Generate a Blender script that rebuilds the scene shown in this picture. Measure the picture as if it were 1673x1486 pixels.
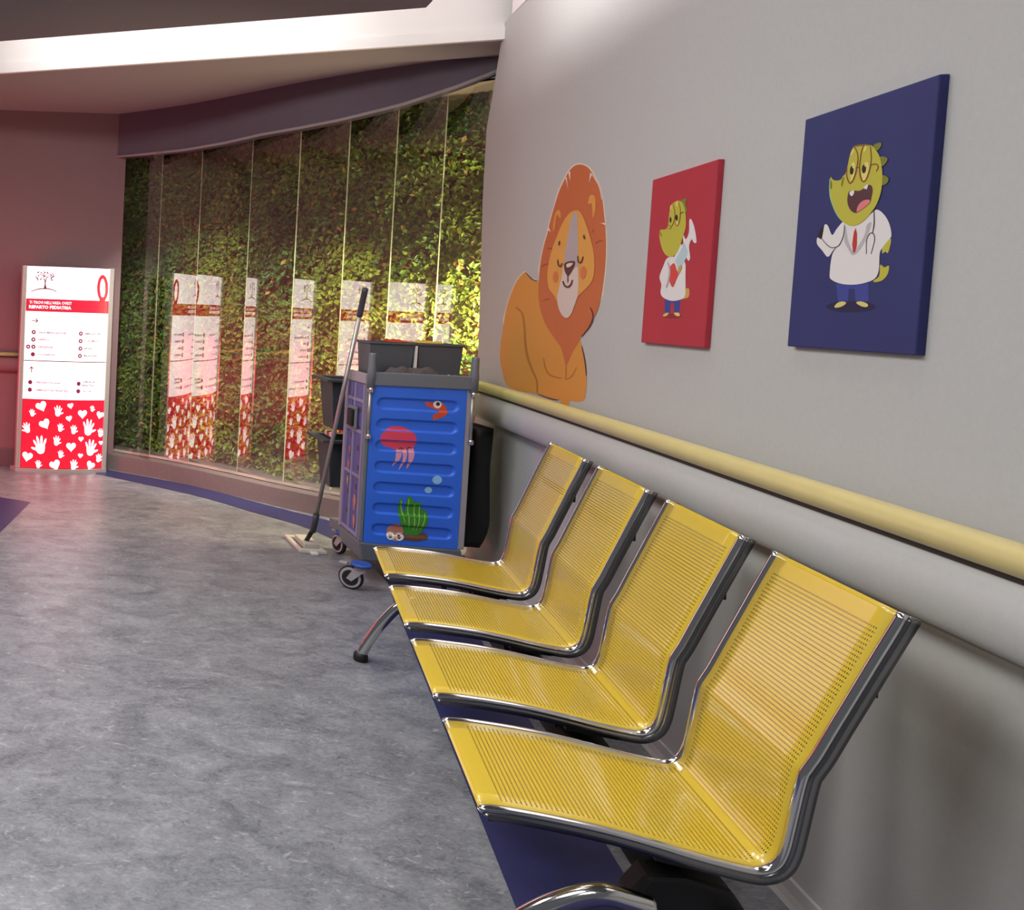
import bpy, bmesh, math, random
from math import sin, cos, pi, radians
from mathutils import Vector, Matrix
from mathutils.geometry import tessellate_polygon, delaunay_2d_cdt

random.seed(7)
for o in list(bpy.data.objects): bpy.data.objects.remove(o)
SC = bpy.context.scene
COL = SC.collection

# ------------------------------------------------------------------ camera
F_PX, CX, CY, PITCH, ROLL, CZ = 1300.0, -76.02, 544.82, 0.04438, 0.03416, 1.5635
_cp, _sp, _cr, _sr = cos(PITCH), sin(PITCH), cos(ROLL), sin(ROLL)
RC = Matrix(((_cr, _sr*_sp, _sr*_cp), (_sr, -_cr*_sp, -_cr*_cp), (0, _cp, -_sp)))   # world -> (right, down, forward)
CAM = Vector((0, 0, CZ))
cd = bpy.data.cameras.new('camera'); cam = bpy.data.objects.new('camera', cd); COL.objects.link(cam)
m = Matrix.Identity(4)
for i in range(3):
    m[i][0] = RC[0][i]; m[i][1] = -RC[1][i]; m[i][2] = -RC[2][i]; m[i][3] = CAM[i]
cam.matrix_world = m
cd.sensor_fit = 'HORIZONTAL'; cd.sensor_width = 36
cd.lens = F_PX/1673*36; cd.shift_x = (836.5-CX)/1673; cd.shift_y = (CY-743)/1673
cd.clip_start = .05
SC.camera = cam

# ------------------------------------------------------------------ world, lights, exposure
SC.view_settings.view_transform = 'Standard'; SC.view_settings.look = 'None'
SC.view_settings.gamma = 1; SC.view_settings.use_curve_mapping = False
SC.view_settings.exposure = -.12
w = bpy.data.worlds.new('world'); SC.world = w; w.use_nodes = True
w.node_tree.nodes['Background'].inputs[0].default_value = (.80, .86, .95, 1)
w.node_tree.nodes['Background'].inputs[1].default_value = .13

def area(name, loc, target, sx, sy, power, col=(1, 1, 1), spread=None):
    d = bpy.data.lights.new(name, 'AREA'); d.shape = 'RECTANGLE'; d.size = sx; d.size_y = sy
    d.energy = power; d.color = col
    if spread: d.spread = spread
    o = bpy.data.objects.new(name, d); COL.objects.link(o); o.location = loc
    o.rotation_euler = (Vector(target)-Vector(loc)).to_track_quat('-Z', 'Y').to_euler()
    return o
for _x, _y, _p in ((-1.2, 1.2, 56), (-.1, 2.7, 44), (.75, 3.9, 32), (-1.3, -1.2, 36), (-1.9, 3.6, 50)):  # unseen room lighting; the one nearest the cart added to brighten lion and cart
    area('unseen_overhead_light', (_x, _y, 3.2), (_x, _y, 0), .6, 1.2, _p, (1, .98, .95))
area('cove_strip_light', (1.25, 5.10, 3.40), (1.40, 5.5, 3.66), 2.4, .08, 15, (1, .98, .96))
area('cove_strip_light', (1.80, 2.6, 3.40), (2.2, 2.45, 3.62), 4.0, .08, 46, (1, .98, .96))
area('niche_strip_light', (3.85, 5.35, 1.5), (2.6, 6.6, 1.1), .3, .5, 90, (1, .86, .5))
def spot(name, loc, target, power, deg, col, blend=.6, r=.04):
    d = bpy.data.lights.new(name, 'SPOT'); d.energy = power; d.spot_size = radians(deg); d.spot_blend = blend; d.color = col; d.shadow_soft_size = r
    o = bpy.data.objects.new(name, d); COL.objects.link(o); o.location = loc
    o.rotation_euler = (Vector(target)-Vector(loc)).to_track_quat('-Z', 'Y').to_euler(); return o
spot('plant_fill_spot', (1.75, 4.95, 3.27), (3.1, 6.45, .8), 420, 44, (1, .97, .78))  # unseen spot added on the room side to brighten the plants
spot('niche_ceiling_fill', (3.65, 5.55, 2.5), (3.3, 5.9, 3.16), 10, 110, (1, .88, .66))  # unseen light added only to brighten the niche ceiling
spot('plant_fill_spot', (.95, 5.3, 3.27), (2.2, 7.1, 1.0), 420, 50, (1, 1, .86))  # second added spot, brightens the left part of the plants
area('red_wall_washer', (-1.0, 6.2, .75), (.35, 7.45, .75), 1.4, .8, 46, (1, .07, .10))

# ------------------------------------------------------------------ materials
def lin(c):
    c = c/255.0
    return c/12.92 if c <= .04045 else ((c+.055)/1.055)**2.4
def rgb(r, g, b): return (lin(r), lin(g), lin(b), 1)
def mat(name, col, rough=.5, metal=0, noise=0, nscale=20, bump=0, bscale=200, spec=None, emit=0, ecol=None, coat=0):
    M = bpy.data.materials.new(name); M.use_nodes = True
    nt = M.node_tree; b = nt.nodes['Principled BSDF']
    b.inputs['Base Color'].default_value = col; b.inputs['Roughness'].default_value = rough
    b.inputs['Metallic'].default_value = metal
    if spec is not None: b.inputs['Specular IOR Level'].default_value = spec
    if coat: b.inputs['Coat Weight'].default_value = coat; b.inputs['Coat Roughness'].default_value = .08
    if emit:
        b.inputs['Emission Color'].default_value = ecol or col; b.inputs['Emission Strength'].default_value = emit
    tc = nt.nodes.new('ShaderNodeTexCoord')
    if noise:
        n = nt.nodes.new('ShaderNodeTexNoise'); n.inputs['Scale'].default_value = nscale; n.inputs['Detail'].default_value = 5
        nt.links.new(tc.outputs['Object'], n.inputs['Vector'])
        mr = nt.nodes.new('ShaderNodeMapRange')
        mr.inputs['From Min'].default_value = .3; mr.inputs['From Max'].default_value = .7
        mr.inputs['To Min'].default_value = 1-noise; mr.inputs['To Max'].default_value = 1+noise
        nt.links.new(n.outputs['Fac'], mr.inputs['Value'])
        mx = nt.nodes.new('ShaderNodeMix'); mx.data_type = 'RGBA'; mx.blend_type = 'MULTIPLY'; mx.inputs[0].default_value = 1
        mx.inputs[6].default_value = col
        nt.links.new(mr.outputs[0], mx.inputs[7]); nt.links.new(mx.outputs[2], b.inputs['Base Color'])
    if bump:
        n2 = nt.nodes.new('ShaderNodeTexNoise'); n2.inputs['Scale'].default_value = bscale; n2.inputs['Detail'].default_value = 3
        nt.links.new(tc.outputs['Object'], n2.inputs['Vector'])
        bp = nt.nodes.new('ShaderNodeBump'); bp.inputs['Strength'].default_value = bump; bp.inputs['Distance'].default_value = .004
        nt.links.new(n2.outputs['Fac'], bp.inputs['Height']); nt.links.new(bp.outputs[0], b.inputs['Normal'])
    return M

M = {}
M['wall'] = mat('wall_paint', rgb(188, 188, 187), .75, noise=.02, nscale=60, bump=.15, bscale=300)
M['wall_left'] = mat('wall_paint_left', rgb(126, 98, 102), .7, noise=.02, nscale=60)
M['white'] = mat('white_plaster', rgb(238, 234, 232), .8)
M['ceil'] = mat('grey_ceiling', rgb(150, 143, 145), .9, noise=.02, nscale=40)
M['raft'] = mat('raft_grey', rgb(128, 122, 128), .9, noise=.03, nscale=50)
M['valance'] = mat('valance_plum_grey', rgb(94, 85, 96), .8, noise=.03, nscale=30)
M['plinth'] = mat('plinth_brown', rgb(112, 98, 98), .55, noise=.06, nscale=25)
M['lip'] = mat('plinth_lip_metal', rgb(190, 180, 172), .35, metal=.3)
M['base'] = mat('baseboard_dark', rgb(100, 85, 88), .55)
M['blue_floor'] = mat('blue_linoleum', rgb(50, 52, 98), .4, noise=.08, nscale=30)
M['soil'] = mat('soil_dark', rgb(48, 50, 22), .9, noise=.3, nscale=30)
M['chrome'] = mat('chrome', (.72, .71, .70, 1), .12, metal=1)
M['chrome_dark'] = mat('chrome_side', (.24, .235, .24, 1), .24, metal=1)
M['black'] = mat('black_metal', rgb(12, 12, 13), .6)
M['rubber'] = mat('black_rubber', rgb(22, 22, 24), .6)
M['rail_yellow'] = mat('rail_yellow', rgb(212, 196, 134), .3, noise=.03, nscale=15)
M['bumper'] = mat('bumper_grey', rgb(192, 192, 192), .5, noise=.02, nscale=60, bump=.1, bscale=300)
M['channel'] = mat('channel_dark', rgb(70, 64, 58), .6)
M['steel'] = mat('brushed_steel', (.46, .44, .43, 1), .38, metal=.8)
M['cart_grey'] = mat('cart_grey', rgb(112, 118, 128), .45, noise=.03, nscale=40)
M['cart_light'] = mat('cart_light_grey', rgb(165, 160, 166), .45)
M['cart_blue'] = mat('cart_blue', rgb(52, 114, 240), .38, noise=.02, nscale=80, bump=.06, bscale=500)
M['lav'] = mat('lavender_plastic', rgb(140, 136, 172), .4)
M['violet'] = mat('violet_panel', rgb(92, 88, 150), .4, noise=.12, nscale=12)
M['bin'] = mat('bin_charcoal', rgb(62, 68, 76), .42, noise=.03, nscale=30)
M['bucket'] = mat('bucket_charcoal', rgb(80, 86, 94), .45, noise=.03, nscale=30)
M['brake_blue'] = mat('brake_blue', rgb(45, 88, 180), .4)
M['mop_white'] = mat('mop_plastic', rgb(205, 200, 190), .5)
M['cloth'] = mat('cloth_grey', rgb(92, 86, 86), .95, noise=.25, nscale=60, bump=.6, bscale=120)
M['cloth_red'] = mat('cloth_red', rgb(196, 58, 30), .9, noise=.1, nscale=60)
M['cloth_yellow'] = mat('cloth_yellow', rgb(214, 180, 70), .9, noise=.1, nscale=60)
M['cloth_white'] = mat('cloth_white', rgb(225, 222, 220), .9)
def flat(name, r, g, b, rough=.6): 
    M[name] = mat(name, rgb(r, g, b), rough); return M[name]
flat('c_navy', 44, 48, 106, .6); flat('c_navy_dark', 24, 27, 66); flat('c_red', 176, 40, 58); flat('c_green', 190, 182, 62); flat('c_dgreen', 122, 124, 40)
flat('c_mint', 150, 190, 150); flat('c_black', 30, 22, 20); flat('c_mouth', 84, 44, 52); flat('c_tongue', 224, 122, 130); flat('c_white', 226, 222, 222)
flat('c_coatgrey', 184, 180, 184); flat('c_tie', 192, 48, 48); flat('c_trouser', 56, 66, 146); flat('c_shoe', 216, 204, 120); flat('c_spec', 130, 70, 30)
flat('c_pale', 228, 210, 120); flat('c_lblue', 180, 204, 212); flat('c_bow', 214, 66, 66); flat('c_tan', 206, 164, 80)
flat('l_body', 218, 148, 66); flat('l_bodyline', 186, 112, 44); flat('l_mane', 200, 106, 62); flat('l_maneline', 168, 80, 44); flat('l_face', 226, 162, 78)
flat('l_blaze', 182, 170, 172); flat('l_muzzle', 218, 200, 192); flat('l_nose', 96, 48, 48); flat('l_cheek', 212, 122, 72); flat('l_ear', 226, 156, 70); flat('l_edge', 232, 214, 196)
flat('s_pink', 230, 74, 104, .4); flat('s_tent', 236, 158, 178, .4); flat('s_orange', 216, 84, 50, .4); flat('s_bubble', 150, 208, 250, .4); flat('s_weed', 62, 146, 48, .4)
flat('s_weedl', 150, 200, 90, .4); flat('s_shell', 196, 128, 112, .4); flat('s_brown', 104, 72, 52, .4); flat('s_eye', 240, 238, 236, .4); flat('s_bluel', 90, 130, 210, .4)
M['sg_white'] = mat('sign_white_glow', rgb(240, 226, 230), .25, emit=1.5, ecol=(1, .82, .87, 1))  # front-lit sign: its overexposed brightness put into panels and print as emission
M['sg_red'] = mat('sign_red_glow', rgb(205, 30, 52), .25, emit=.6, ecol=rgb(225, 24, 58))
M['sg_band'] = mat('sign_band_glow', rgb(196, 34, 58), .25, emit=.6, ecol=rgb(205, 34, 64))
M['sg_print'] = mat('sign_print_white', rgb(245, 232, 236), .25, emit=1.5, ecol=(1, .85, .9, 1))
flat('sg_text', 96, 40, 62, .4); flat('sg_plum', 140, 48, 84, .4)
M['sg_pale'] = mat('sign_text_pale', rgb(150, 100, 124), .4, emit=.12, ecol=rgb(205, 150, 175))
M['sg_post'] = mat('sign_aluminium', (.62, .58, .57, 1), .4, metal=.6)

# floor linoleum: marbled blue-grey with pale flecks
def floor_mat():
    Mf = bpy.data.materials.new('linoleum_floor'); Mf.use_nodes = True; nt = Mf.node_tree; L = nt.links
    b = nt.nodes['Principled BSDF']; tc = nt.nodes.new('ShaderNodeTexCoord')
    def N(t, **k):
        n = nt.nodes.new(t)
        for a, v in k.items(): n.inputs[a].default_value = v
        return n
    mp = N('ShaderNodeMapping'); mp.inputs['Scale'].default_value = (1, 1.7, 1); mp.inputs['Rotation'].default_value = (0, 0, -.25)
    L.new(tc.outputs['Object'], mp.inputs['Vector'])
    n1 = N('ShaderNodeTexNoise', Scale=4.5, Detail=10.0, Roughness=.65, Distortion=.8)
    n2 = N('ShaderNodeTexNoise', Scale=34.0, Detail=8.0, Roughness=.75, Distortion=1.6)
    n3 = N('ShaderNodeTexNoise', Scale=11.0, Detail=8.0, Roughness=.66, Distortion=2.4)
    for n in (n1, n2, n3): L.new(mp.outputs[0], n.inputs['Vector'])
    r1 = nt.nodes.new('ShaderNodeValToRGB'); r1.color_ramp.elements[0].position = .38; r1.color_ramp.elements[1].position = .62
    r1.color_ramp.elements[0].color = rgb(98, 101, 109); r1.color_ramp.elements[1].color = rgb(158, 160, 167)
    a = nt.nodes.new('ShaderNodeMath'); a.operation = 'ADD'
    h = nt.nodes.new('ShaderNodeMath'); h.operation = 'MULTIPLY'; h.inputs[1].default_value = .5
    L.new(n1.outputs['Fac'], a.inputs[0]); L.new(n2.outputs['Fac'], a.inputs[1]); L.new(a.outputs[0], h.inputs[0]); L.new(h.outputs[0], r1.inputs[0])
    r2 = nt.nodes.new('ShaderNodeValToRGB'); r2.color_ramp.elements[0].position = .585; r2.color_ramp.elements[1].position = .70
    r2.color_ramp.elements[0].color = (0, 0, 0, 1); r2.color_ramp.elements[1].color = (.5, .5, .5, 1)
    L.new(n3.outputs['Fac'], r2.inputs[0])
    mx = nt.nodes.new('ShaderNodeMix'); mx.data_type = 'RGBA'; mx.inputs[7].default_value = rgb(206, 206, 212)
    L.new(r2.outputs[0], mx.inputs[0]); L.new(r1.outputs[0], mx.inputs[6])
    r3 = nt.nodes.new('ShaderNodeValToRGB'); r3.color_ramp.elements[0].position = .30; r3.color_ramp.elements[1].position = .42
    r3.color_ramp.elements[0].color = (.6, .6, .6, 1); r3.color_ramp.elements[1].color = (1, 1, 1, 1)
    L.new(n3.outputs['Fac'], r3.inputs[0])
    m2 = nt.nodes.new('ShaderNodeMix'); m2.data_type = 'RGBA'; m2.blend_type = 'MULTIPLY'; m2.inputs[0].default_value = 1
    L.new(mx.outputs[2], m2.inputs[6]); L.new(r3.outputs[0], m2.inputs[7]); L.new(m2.outputs[2], b.inputs['Base Color'])
    b.inputs['Roughness'].default_value = .36; b.inputs['Specular IOR Level'].default_value = .45
    bp = N('ShaderNodeBump', Strength=.08, Distance=.003); L.new(n2.outputs['Fac'], bp.inputs['Height']); L.new(bp.outputs[0], b.inputs['Normal'])
    return Mf
M['floor'] = floor_mat()

# yellow sheet steel with punched holes (the holes are open)
def seat_mat(width, length, bend):
    Ms = bpy.data.materials.new('yellow_perforated_steel'); Ms.use_nodes = True; nt = Ms.node_tree; L = nt.links
    b = nt.nodes['Principled BSDF']; out = nt.nodes['Material Output']
    b.inputs['Base Color'].default_value = rgb(222, 190, 54); b.inputs['Roughness'].default_value = .36
    b.inputs['Coat Weight'].default_value = .8; b.inputs['Coat Roughness'].default_value = .14
    uv = nt.nodes.new('ShaderNodeUVMap'); sx = nt.nodes.new('ShaderNodeSeparateXYZ'); L.new(uv.outputs[0], sx.inputs[0])
    def m_(op, a, c=None, d=None):
        n = nt.nodes.new('ShaderNodeMath'); n.operation = op
        for i, v in enumerate((a, c, d)):
            if v is None: continue
            if isinstance(v, (int, float)): n.inputs[i].default_value = v
            else: L.new(v, n.inputs[i])
        return n.outputs[0]
    U, V = sx.outputs[0], sx.outputs[1]
    pu, pv = .0066, .0098
    vv = m_('DIVIDE', V, pv); row = m_('FLOOR', vv); fv = m_('SUBTRACT', m_('FRACT', vv), .5)
    odd = m_('MULTIPLY', m_('MODULO', row, 2.0), .5)
    uu = m_('ADD', m_('DIVIDE', U, pu), odd); fu = m_('SUBTRACT', m_('FRACT', uu), .5)
    du = m_('MULTIPLY', fu, pu); dv = m_('MULTIPLY', fv, pv)
    d = m_('SQRT', m_('ADD', m_('MULTIPLY', du, du), m_('MULTIPLY', dv, dv)))
    hole = m_('LESS_THAN', d, .0021)
    def inside(x, lo, hi): return m_('MULTIPLY', m_('GREATER_THAN', x, lo), m_('LESS_THAN', x, hi))
    reg = m_('MULTIPLY', inside(U, .020, width-.020), inside(V, .050, length-.045))
    reg = m_('MULTIPLY', reg, m_('SUBTRACT', 1.0, inside(V, bend-.006, bend+.006)))
    fac = m_('MULTIPLY', hole, reg)
    tr = nt.nodes.new('ShaderNodeBsdfTransparent'); mx = nt.nodes.new('ShaderNodeMixShader')
    L.new(fac, mx.inputs[0]); L.new(b.outputs[0], mx.inputs[1]); L.new(tr.outputs[0], mx.inputs[2]); L.new(mx.outputs[0], out.inputs[0])
    return Ms

def glass_mat():
    G = bpy.data.materials.new('coated_glass'); G.use_nodes = True; nt = G.node_tree; L = nt.links
    for n in list(nt.nodes):
        if n.type == 'BSDF_PRINCIPLED': nt.nodes.remove(n)
    out = [n for n in nt.nodes if n.type == 'OUTPUT_MATERIAL'][0]
    t = nt.nodes.new('ShaderNodeBsdfTransparent'); t.inputs[0].default_value = (.95, .97, .93, 1)
    g = nt.nodes.new('ShaderNodeBsdfGlossy'); g.inputs['Roughness'].default_value = .0; g.inputs[0].default_value = (1, 1, 1, 1)
    lw = nt.nodes.new('ShaderNodeFresnel'); lw.inputs['IOR'].default_value = 1.5
    ad = nt.nodes.new('ShaderNodeMath'); ad.operation = 'ADD'; ad.use_clamp = True; ad.inputs[1].default_value = .26
    L.new(lw.outputs[0], ad.inputs[0])
    ge = nt.nodes.new('ShaderNodeNewGeometry'); iv = nt.nodes.new('ShaderNodeMath'); iv.operation = 'SUBTRACT'; iv.inputs[0].default_value = 1; L.new(ge.outputs['Backfacing'], iv.inputs[1])
    ml = nt.nodes.new('ShaderNodeMath'); ml.operation = 'MULTIPLY'; L.new(ad.outputs[0], ml.inputs[0]); L.new(iv.outputs[0], ml.inputs[1])
    mx = nt.nodes.new('ShaderNodeMixShader'); L.new(ml.outputs[0], mx.inputs[0]); L.new(t.outputs[0], mx.inputs[1]); L.new(g.outputs[0], mx.inputs[2])
    L.new(mx.outputs[0], out.inputs[0])
    return G
M['glass'] = glass_mat()
M['glass_edge'] = mat('glass_edge', rgb(224, 226, 190), .15, noise=.2, nscale=8)

def leaf_mat():
    G = bpy.data.materials.new('moss_leaf'); G.use_nodes = True; nt = G.node_tree; b = nt.nodes['Principled BSDF']
    a = nt.nodes.new('ShaderNodeAttribute'); a.attribute_name = 'leafcol'
    nt.links.new(a.outputs['Color'], b.inputs['Base Color']); b.inputs['Roughness'].default_value = .55
    return G
M['leaf'] = leaf_mat()

# ------------------------------------------------------------------ helpers
def ray(x, y):
    v = Vector(((x-CX)/F_PX, (y-CY)/F_PX, 1)); return RC.transposed() @ v
def at_z(x, y, z=0):
    v = ray(x, y); return CAM+v*((z-CAM.z)/v.z)
def at_plane(x, y, P0, n):
    v = ray(x, y); return CAM+v*((Vector(P0)-CAM).dot(n)/v.dot(n))

class MB:
    def __init__(s): s.v = []; s.f = []; s.sm = []
    def add(s, vs, fs, smooth=False):
        k = len(s.v); s.v += [Vector(p) for p in vs]; s.f += [tuple(i+k for i in f) for f in fs]; s.sm += [smooth]*len(fs); return s
    def obox(s, o, a, b, c):            # parallelepiped from corner o and three edge vectors
        o, a, b, c = map(Vector, (o, a, b, c))
        vs = [o, o+a, o+a+b, o+b, o+c, o+a+c, o+a+b+c, o+b+c]
        fs = [(0, 3, 2, 1), (4, 5, 6, 7), (0, 1, 5, 4), (1, 2, 6, 5), (2, 3, 7, 6), (3, 0, 4, 7)]
        if a.cross(b).dot(c) < 0: fs = [f[::-1] for f in fs]
        return s.add(vs, fs)
    def box(s, lo, hi):
        lo, hi = Vector(lo), Vector(hi); d = hi-lo
        return s.obox(lo, (d.x, 0, 0), (0, d.y, 0), (0, 0, d.z))
    def prism(s, poly, h):              # polygon of 3-D points pushed along h
        h = Vector(h); n = len(poly); P = [Vector(p) for p in poly]
        nrm = sum(((P[i]).cross(P[(i+1) % n]) for i in range(n)), Vector())
        if nrm.dot(h) < 0: P = P[::-1]
        return s.add(P+[p+h for p in P], [tuple(range(n))[::-1], tuple(range(n, 2*n))]+[(i, (i+1) % n, n+(i+1) % n, n+i) for i in range(n)])
    def sweep(s, path, prof, up=(0, 0, 1), closed=True, smooth=False, caps=True, fixed=None):   # prof: (side, up) pairs
        path = [Vector(p) for p in path]; n = len(path); k = len(prof); vs = []
        for i, p in enumerate(path):
            t = (path[min(i+1, n-1)]-path[max(i-1, 0)]).normalized()
            sd = Vector(fixed) if fixed is not None else t.cross(Vector(up)).normalized()
            u = sd.cross(t).normalized()
            vs += [p+sd*a+u*b for a, b in prof]
        fs = []
        for i in range(n-1):
            for j in range(k if closed else k-1):
                a, b = i*k+j, i*k+(j+1) % k
                fs.append((a, a+k, b+k, b))
        s.add(vs, fs, smooth)
        if caps and closed:
            b = len(s.v)-n*k
            s.f += [tuple(b+j for j in range(k)), tuple(b+(n-1)*k+j for j in range(k))[::-1]]; s.sm += [False, False]
        return s
    def tube(s, path, r, seg=14, rz=None, up=(0, 0, 1), smooth=True):
        prof = [(r*cos(2*pi*j/seg), (rz or r)*sin(2*pi*j/seg)) for j in range(seg)]
        path = [Vector(p) for p in path]
        t = (path[-1]-path[0]).normalized()
        if abs(t.dot(Vector(up))) > .97: up = (1, 0, 0)
        return s.sweep(path, prof, up, smooth=smooth)
    def lathe(s, c, prof, axis=(0, 0, 1), seg=24, smooth=True):     # prof: (radius, height)
        c = Vector(c); q = Vector(axis).to_track_quat('Z', 'X'); n = len(prof); vs = []
        for r, h in prof:
            vs += [c+q @ Vector((r*cos(2*pi*j/seg), r*sin(2*pi*j/seg), h)) for j in range(seg)]
        fs = [(i*seg+j, i*seg+(j+1) % seg, (i+1)*seg+(j+1) % seg, (i+1)*seg+j) for i in range(n-1) for j in range(seg)]
        s.add(vs, fs, smooth); b = len(s.v)-n*seg
        s.f += [tuple(b+j for j in range(seg))[::-1], tuple(b+(n-1)*seg+j for j in range(seg))]; s.sm += [False, False]
        return s
    def build(s, name, material, parent=None, bevel=0, uvs=None):
        off = Vector()
        p = parent
        while p is not None: off += p.location; p = p.parent
        me = bpy.data.meshes.new(name); me.from_pydata([v-off for v in s.v], [], s.f)
        me.polygons.foreach_set('use_smooth', s.sm)
        if uvs:
            l = me.uv_layers.new(name='UVMap')
            for lp in me.loops: l.data[lp.index].uv = uvs[lp.vertex_index]
        me.materials.append(material); me.update()
        o = bpy.data.objects.new(name, me); COL.objects.link(o)
        if parent: o.parent = parent
        if bevel:
            bv = o.modifiers.new('bevel', 'BEVEL'); bv.width = bevel; bv.segments = 2; bv.limit_method = 'ANGLE'; bv.angle_limit = radians(40)
        return o

def thing(name, label, cat, loc=(0, 0, 0), group=None):
    o = bpy.data.objects.new(name, None); COL.objects.link(o); o.location = loc; o.empty_display_size = .1
    tag(o, label, cat, group); return o
def tag(o, label=None, cat=None, group=None, kind=None):
    if label: o['label'] = label
    if cat: o['category'] = cat
    if group: o['group'] = group
    if kind: o['kind'] = kind
    return o
def struct(o): o['kind'] = 'structure'; return o

def smooth_loop(pts, k=5, closed=True):
    n = len(pts); out = []
    P = [Vector((p[0], p[1])) if len(p) == 2 else Vector(p) for p in pts]
    rng = range(n) if closed else range(n-1)
    for i in rng:
        if closed: p0, p1, p2, p3 = P[(i-1) % n], P[i], P[(i+1) % n], P[(i+2) % n]
        else: p0, p1, p2, p3 = P[max(i-1, 0)], P[i], P[i+1], P[min(i+2, n-1)]
        for j in range(k):
            t = j/k
            out.append(.5*((2*p1)+(p2-p0)*t+(2*p0-5*p1+4*p2-p3)*t*t+(3*p1-p0-3*p2+p3)*t**3))
    if not closed: out.append(P[-1])
    return out
def ribbon(pts, wd):
    P = [Vector((p[0], p[1])) for p in pts]; n = len(P); L = []; R = []
    for i in range(n):
        t = (P[min(i+1, n-1)]-P[max(i-1, 0)]); t = t.normalized() if t.length else Vector((1, 0))
        nn = Vector((-t.y, t.x)); ww = wd*(.55+.45*sin(pi*min(max(i/(n-1), .12), .88)))/2
        L.append(P[i]+nn*ww); R.append(P[i]-nn*ww)
    return L+R[::-1]
def ellipse(cx, cy, rx, ry, rot=0, n=28):
    return [(cx+rx*cos(2*pi*i/n)*cos(rot)-ry*sin(2*pi*i/n)*sin(rot), cy+rx*cos(2*pi*i/n)*sin(rot)+ry*sin(2*pi*i/n)*cos(rot)) for i in range(n)]

class Art:
    """flat print on a surface: outlines are traced on the plane of the real surface, to3(p, lift) gives the 3-D point"""
    def __init__(s, parent, to3, step=.0007): s.p = parent; s.to3 = to3; s.lift = step; s.step = step
    ONE = {'spikes': 'spike', 'shoes': 'shoe', 'eye': 'eye', 'pupil': 'pupil', 'tooth': 'tooth', 'eye_white': 'eye_white', 'ear': 'ear', 'nostril': 'nostril', 'highlight': 'highlight'}
    def poly(s, name, polys, material, drape=None, parent=None):
        if name in s.ONE and len(polys) > 1:                # pieces that can be told apart are objects of their own
            for pl in polys: Art.poly(s, s.ONE[name], [pl], material, drape, parent); s.lift -= s.step
            s.lift += s.step; return
        mb = MB()
        for pl in polys:
            pl = [Vector((p[0], p[1])) for p in pl]
            if drape:
                xs = [p.x for p in pl]; ys = [p.y for p in pl]
                pts = list(pl); edges = [(i, (i+1) % len(pl)) for i in range(len(pl))]
                y = min(ys)+drape/2
                while y < max(ys):
                    x = min(xs)+drape/2
                    while x < max(xs):
                        c = False; n = len(pl)
                        for i in range(n):
                            a, b = pl[i], pl[i-1]
                            if (a.y > y) != (b.y > y) and x < (b.x-a.x)*(y-a.y)/(b.y-a.y)+a.x: c = not c
                        if c: pts.append(Vector((x, y)))
                        x += drape
                    y += drape
                vs, _, fs, *_r = delaunay_2d_cdt(pts, edges, [], 1, 1e-6)
                mb.add([s.to3(p, s.lift) for p in vs], fs)
            else:
                tri = tessellate_polygon([[Vector((p.x, p.y, 0)) for p in pl]])
                mb.add([s.to3(p, s.lift) for p in pl], tri)
        s.lift += s.step
        # face the viewer's side of the surface
        o = mb.build(name, material, parent or s.p)
        return o

def px_art(parent, T, P0, n, step=.0007):
    """T maps traced coordinates to photo pixels; P0, n: the real plane they lie on; n points to the room"""
    n = Vector(n)
    def to3(p, l):
        x, y = T(p); return at_plane(x, y, P0, n)+n*l
    return Art(parent, to3, step)

# ------------------------------------------------------------------ frames
YB = .3851; O = Vector((1.2506, 1.7850, .43))
D = Vector((sin(YB), cos(YB), 0)); N = Vector((cos(YB), -sin(YB), 0)); UP = Vector((0, 0, 1))
YW = .3551; DW = Vector((sin(YW), cos(YW), 0)); NW = Vector((cos(YW), -sin(YW), 0))
def PB(s, n, z): return Vector((O.x, O.y, 0))+D*s+N*n+UP*z
def Wcurve(a): return 0 if a < 3.4 else -.05*((a-3.4)/2.6)**2
def PW(a, wd, z): return DW*a+NW*(wd+Wcurve(a))+UP*z
WALL = 1.46

# ================================================================== SETTING
fl = MB(); fl.box((-3.2, -2.6, -.1), (4.6, 8.6, 0)); FLOOR = struct(fl.build('floor', M['floor']))

# plan of the curved glass front, from the totem to the wall end
PLAN = [(1.40, 7.54), (1.521, 7.445), (1.95, 7.079), (2.309, 6.657), (2.617, 6.261), (2.939, 5.924), (3.20, 5.70), (3.46, 5.50)]
PLANS = smooth_loop(PLAN, 6, closed=False)
def off_plan(pts, d):
    out = []
    for i, p in enumerate(pts):
        t = (pts[min(i+1, len(pts)-1)]-pts[max(i-1, 0)]).normalized(); out.append(p+Vector((-t.y, t.x))*d)
    return out                                                   # +d: away from the room
# blue inlay following the plinth and then running under the bench
up_e = [(1.43, 7.49), (1.516, 7.417), (2.136, 6.873), (2.598, 6.222), (2.902, 5.773), (2.99, 5.2), (2.88, 4.6)]
lo_e = [(1.34, 7.22), (1.459, 7.126), (2.034, 6.535), (2.328, 6.079), (2.594, 5.637), (2.66, 5.15), (2.58, 4.6)]
for s_ in (2.7, 2.0, 1.0, 0, -1.2, -2.8):
    a_ = PB(s_, .174, 0); b_ = PB(s_, .498, 0); lo_e.append((a_.x, a_.y)); up_e.append((b_.x, b_.y))
ue = smooth_loop(up_e, 8, closed=False); le = smooth_loop(lo_e, 8, closed=False)
mb = MB(); k = len(ue)
mb.add([(p.x, p.y, .0015) for p in le]+[(p.x, p.y, .0015) for p in ue], [(i, k+i, k+i+1, i+1) for i in range(k-1)])
mb.build('blue_inlay', M['blue_floor'], FLOOR)
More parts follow.
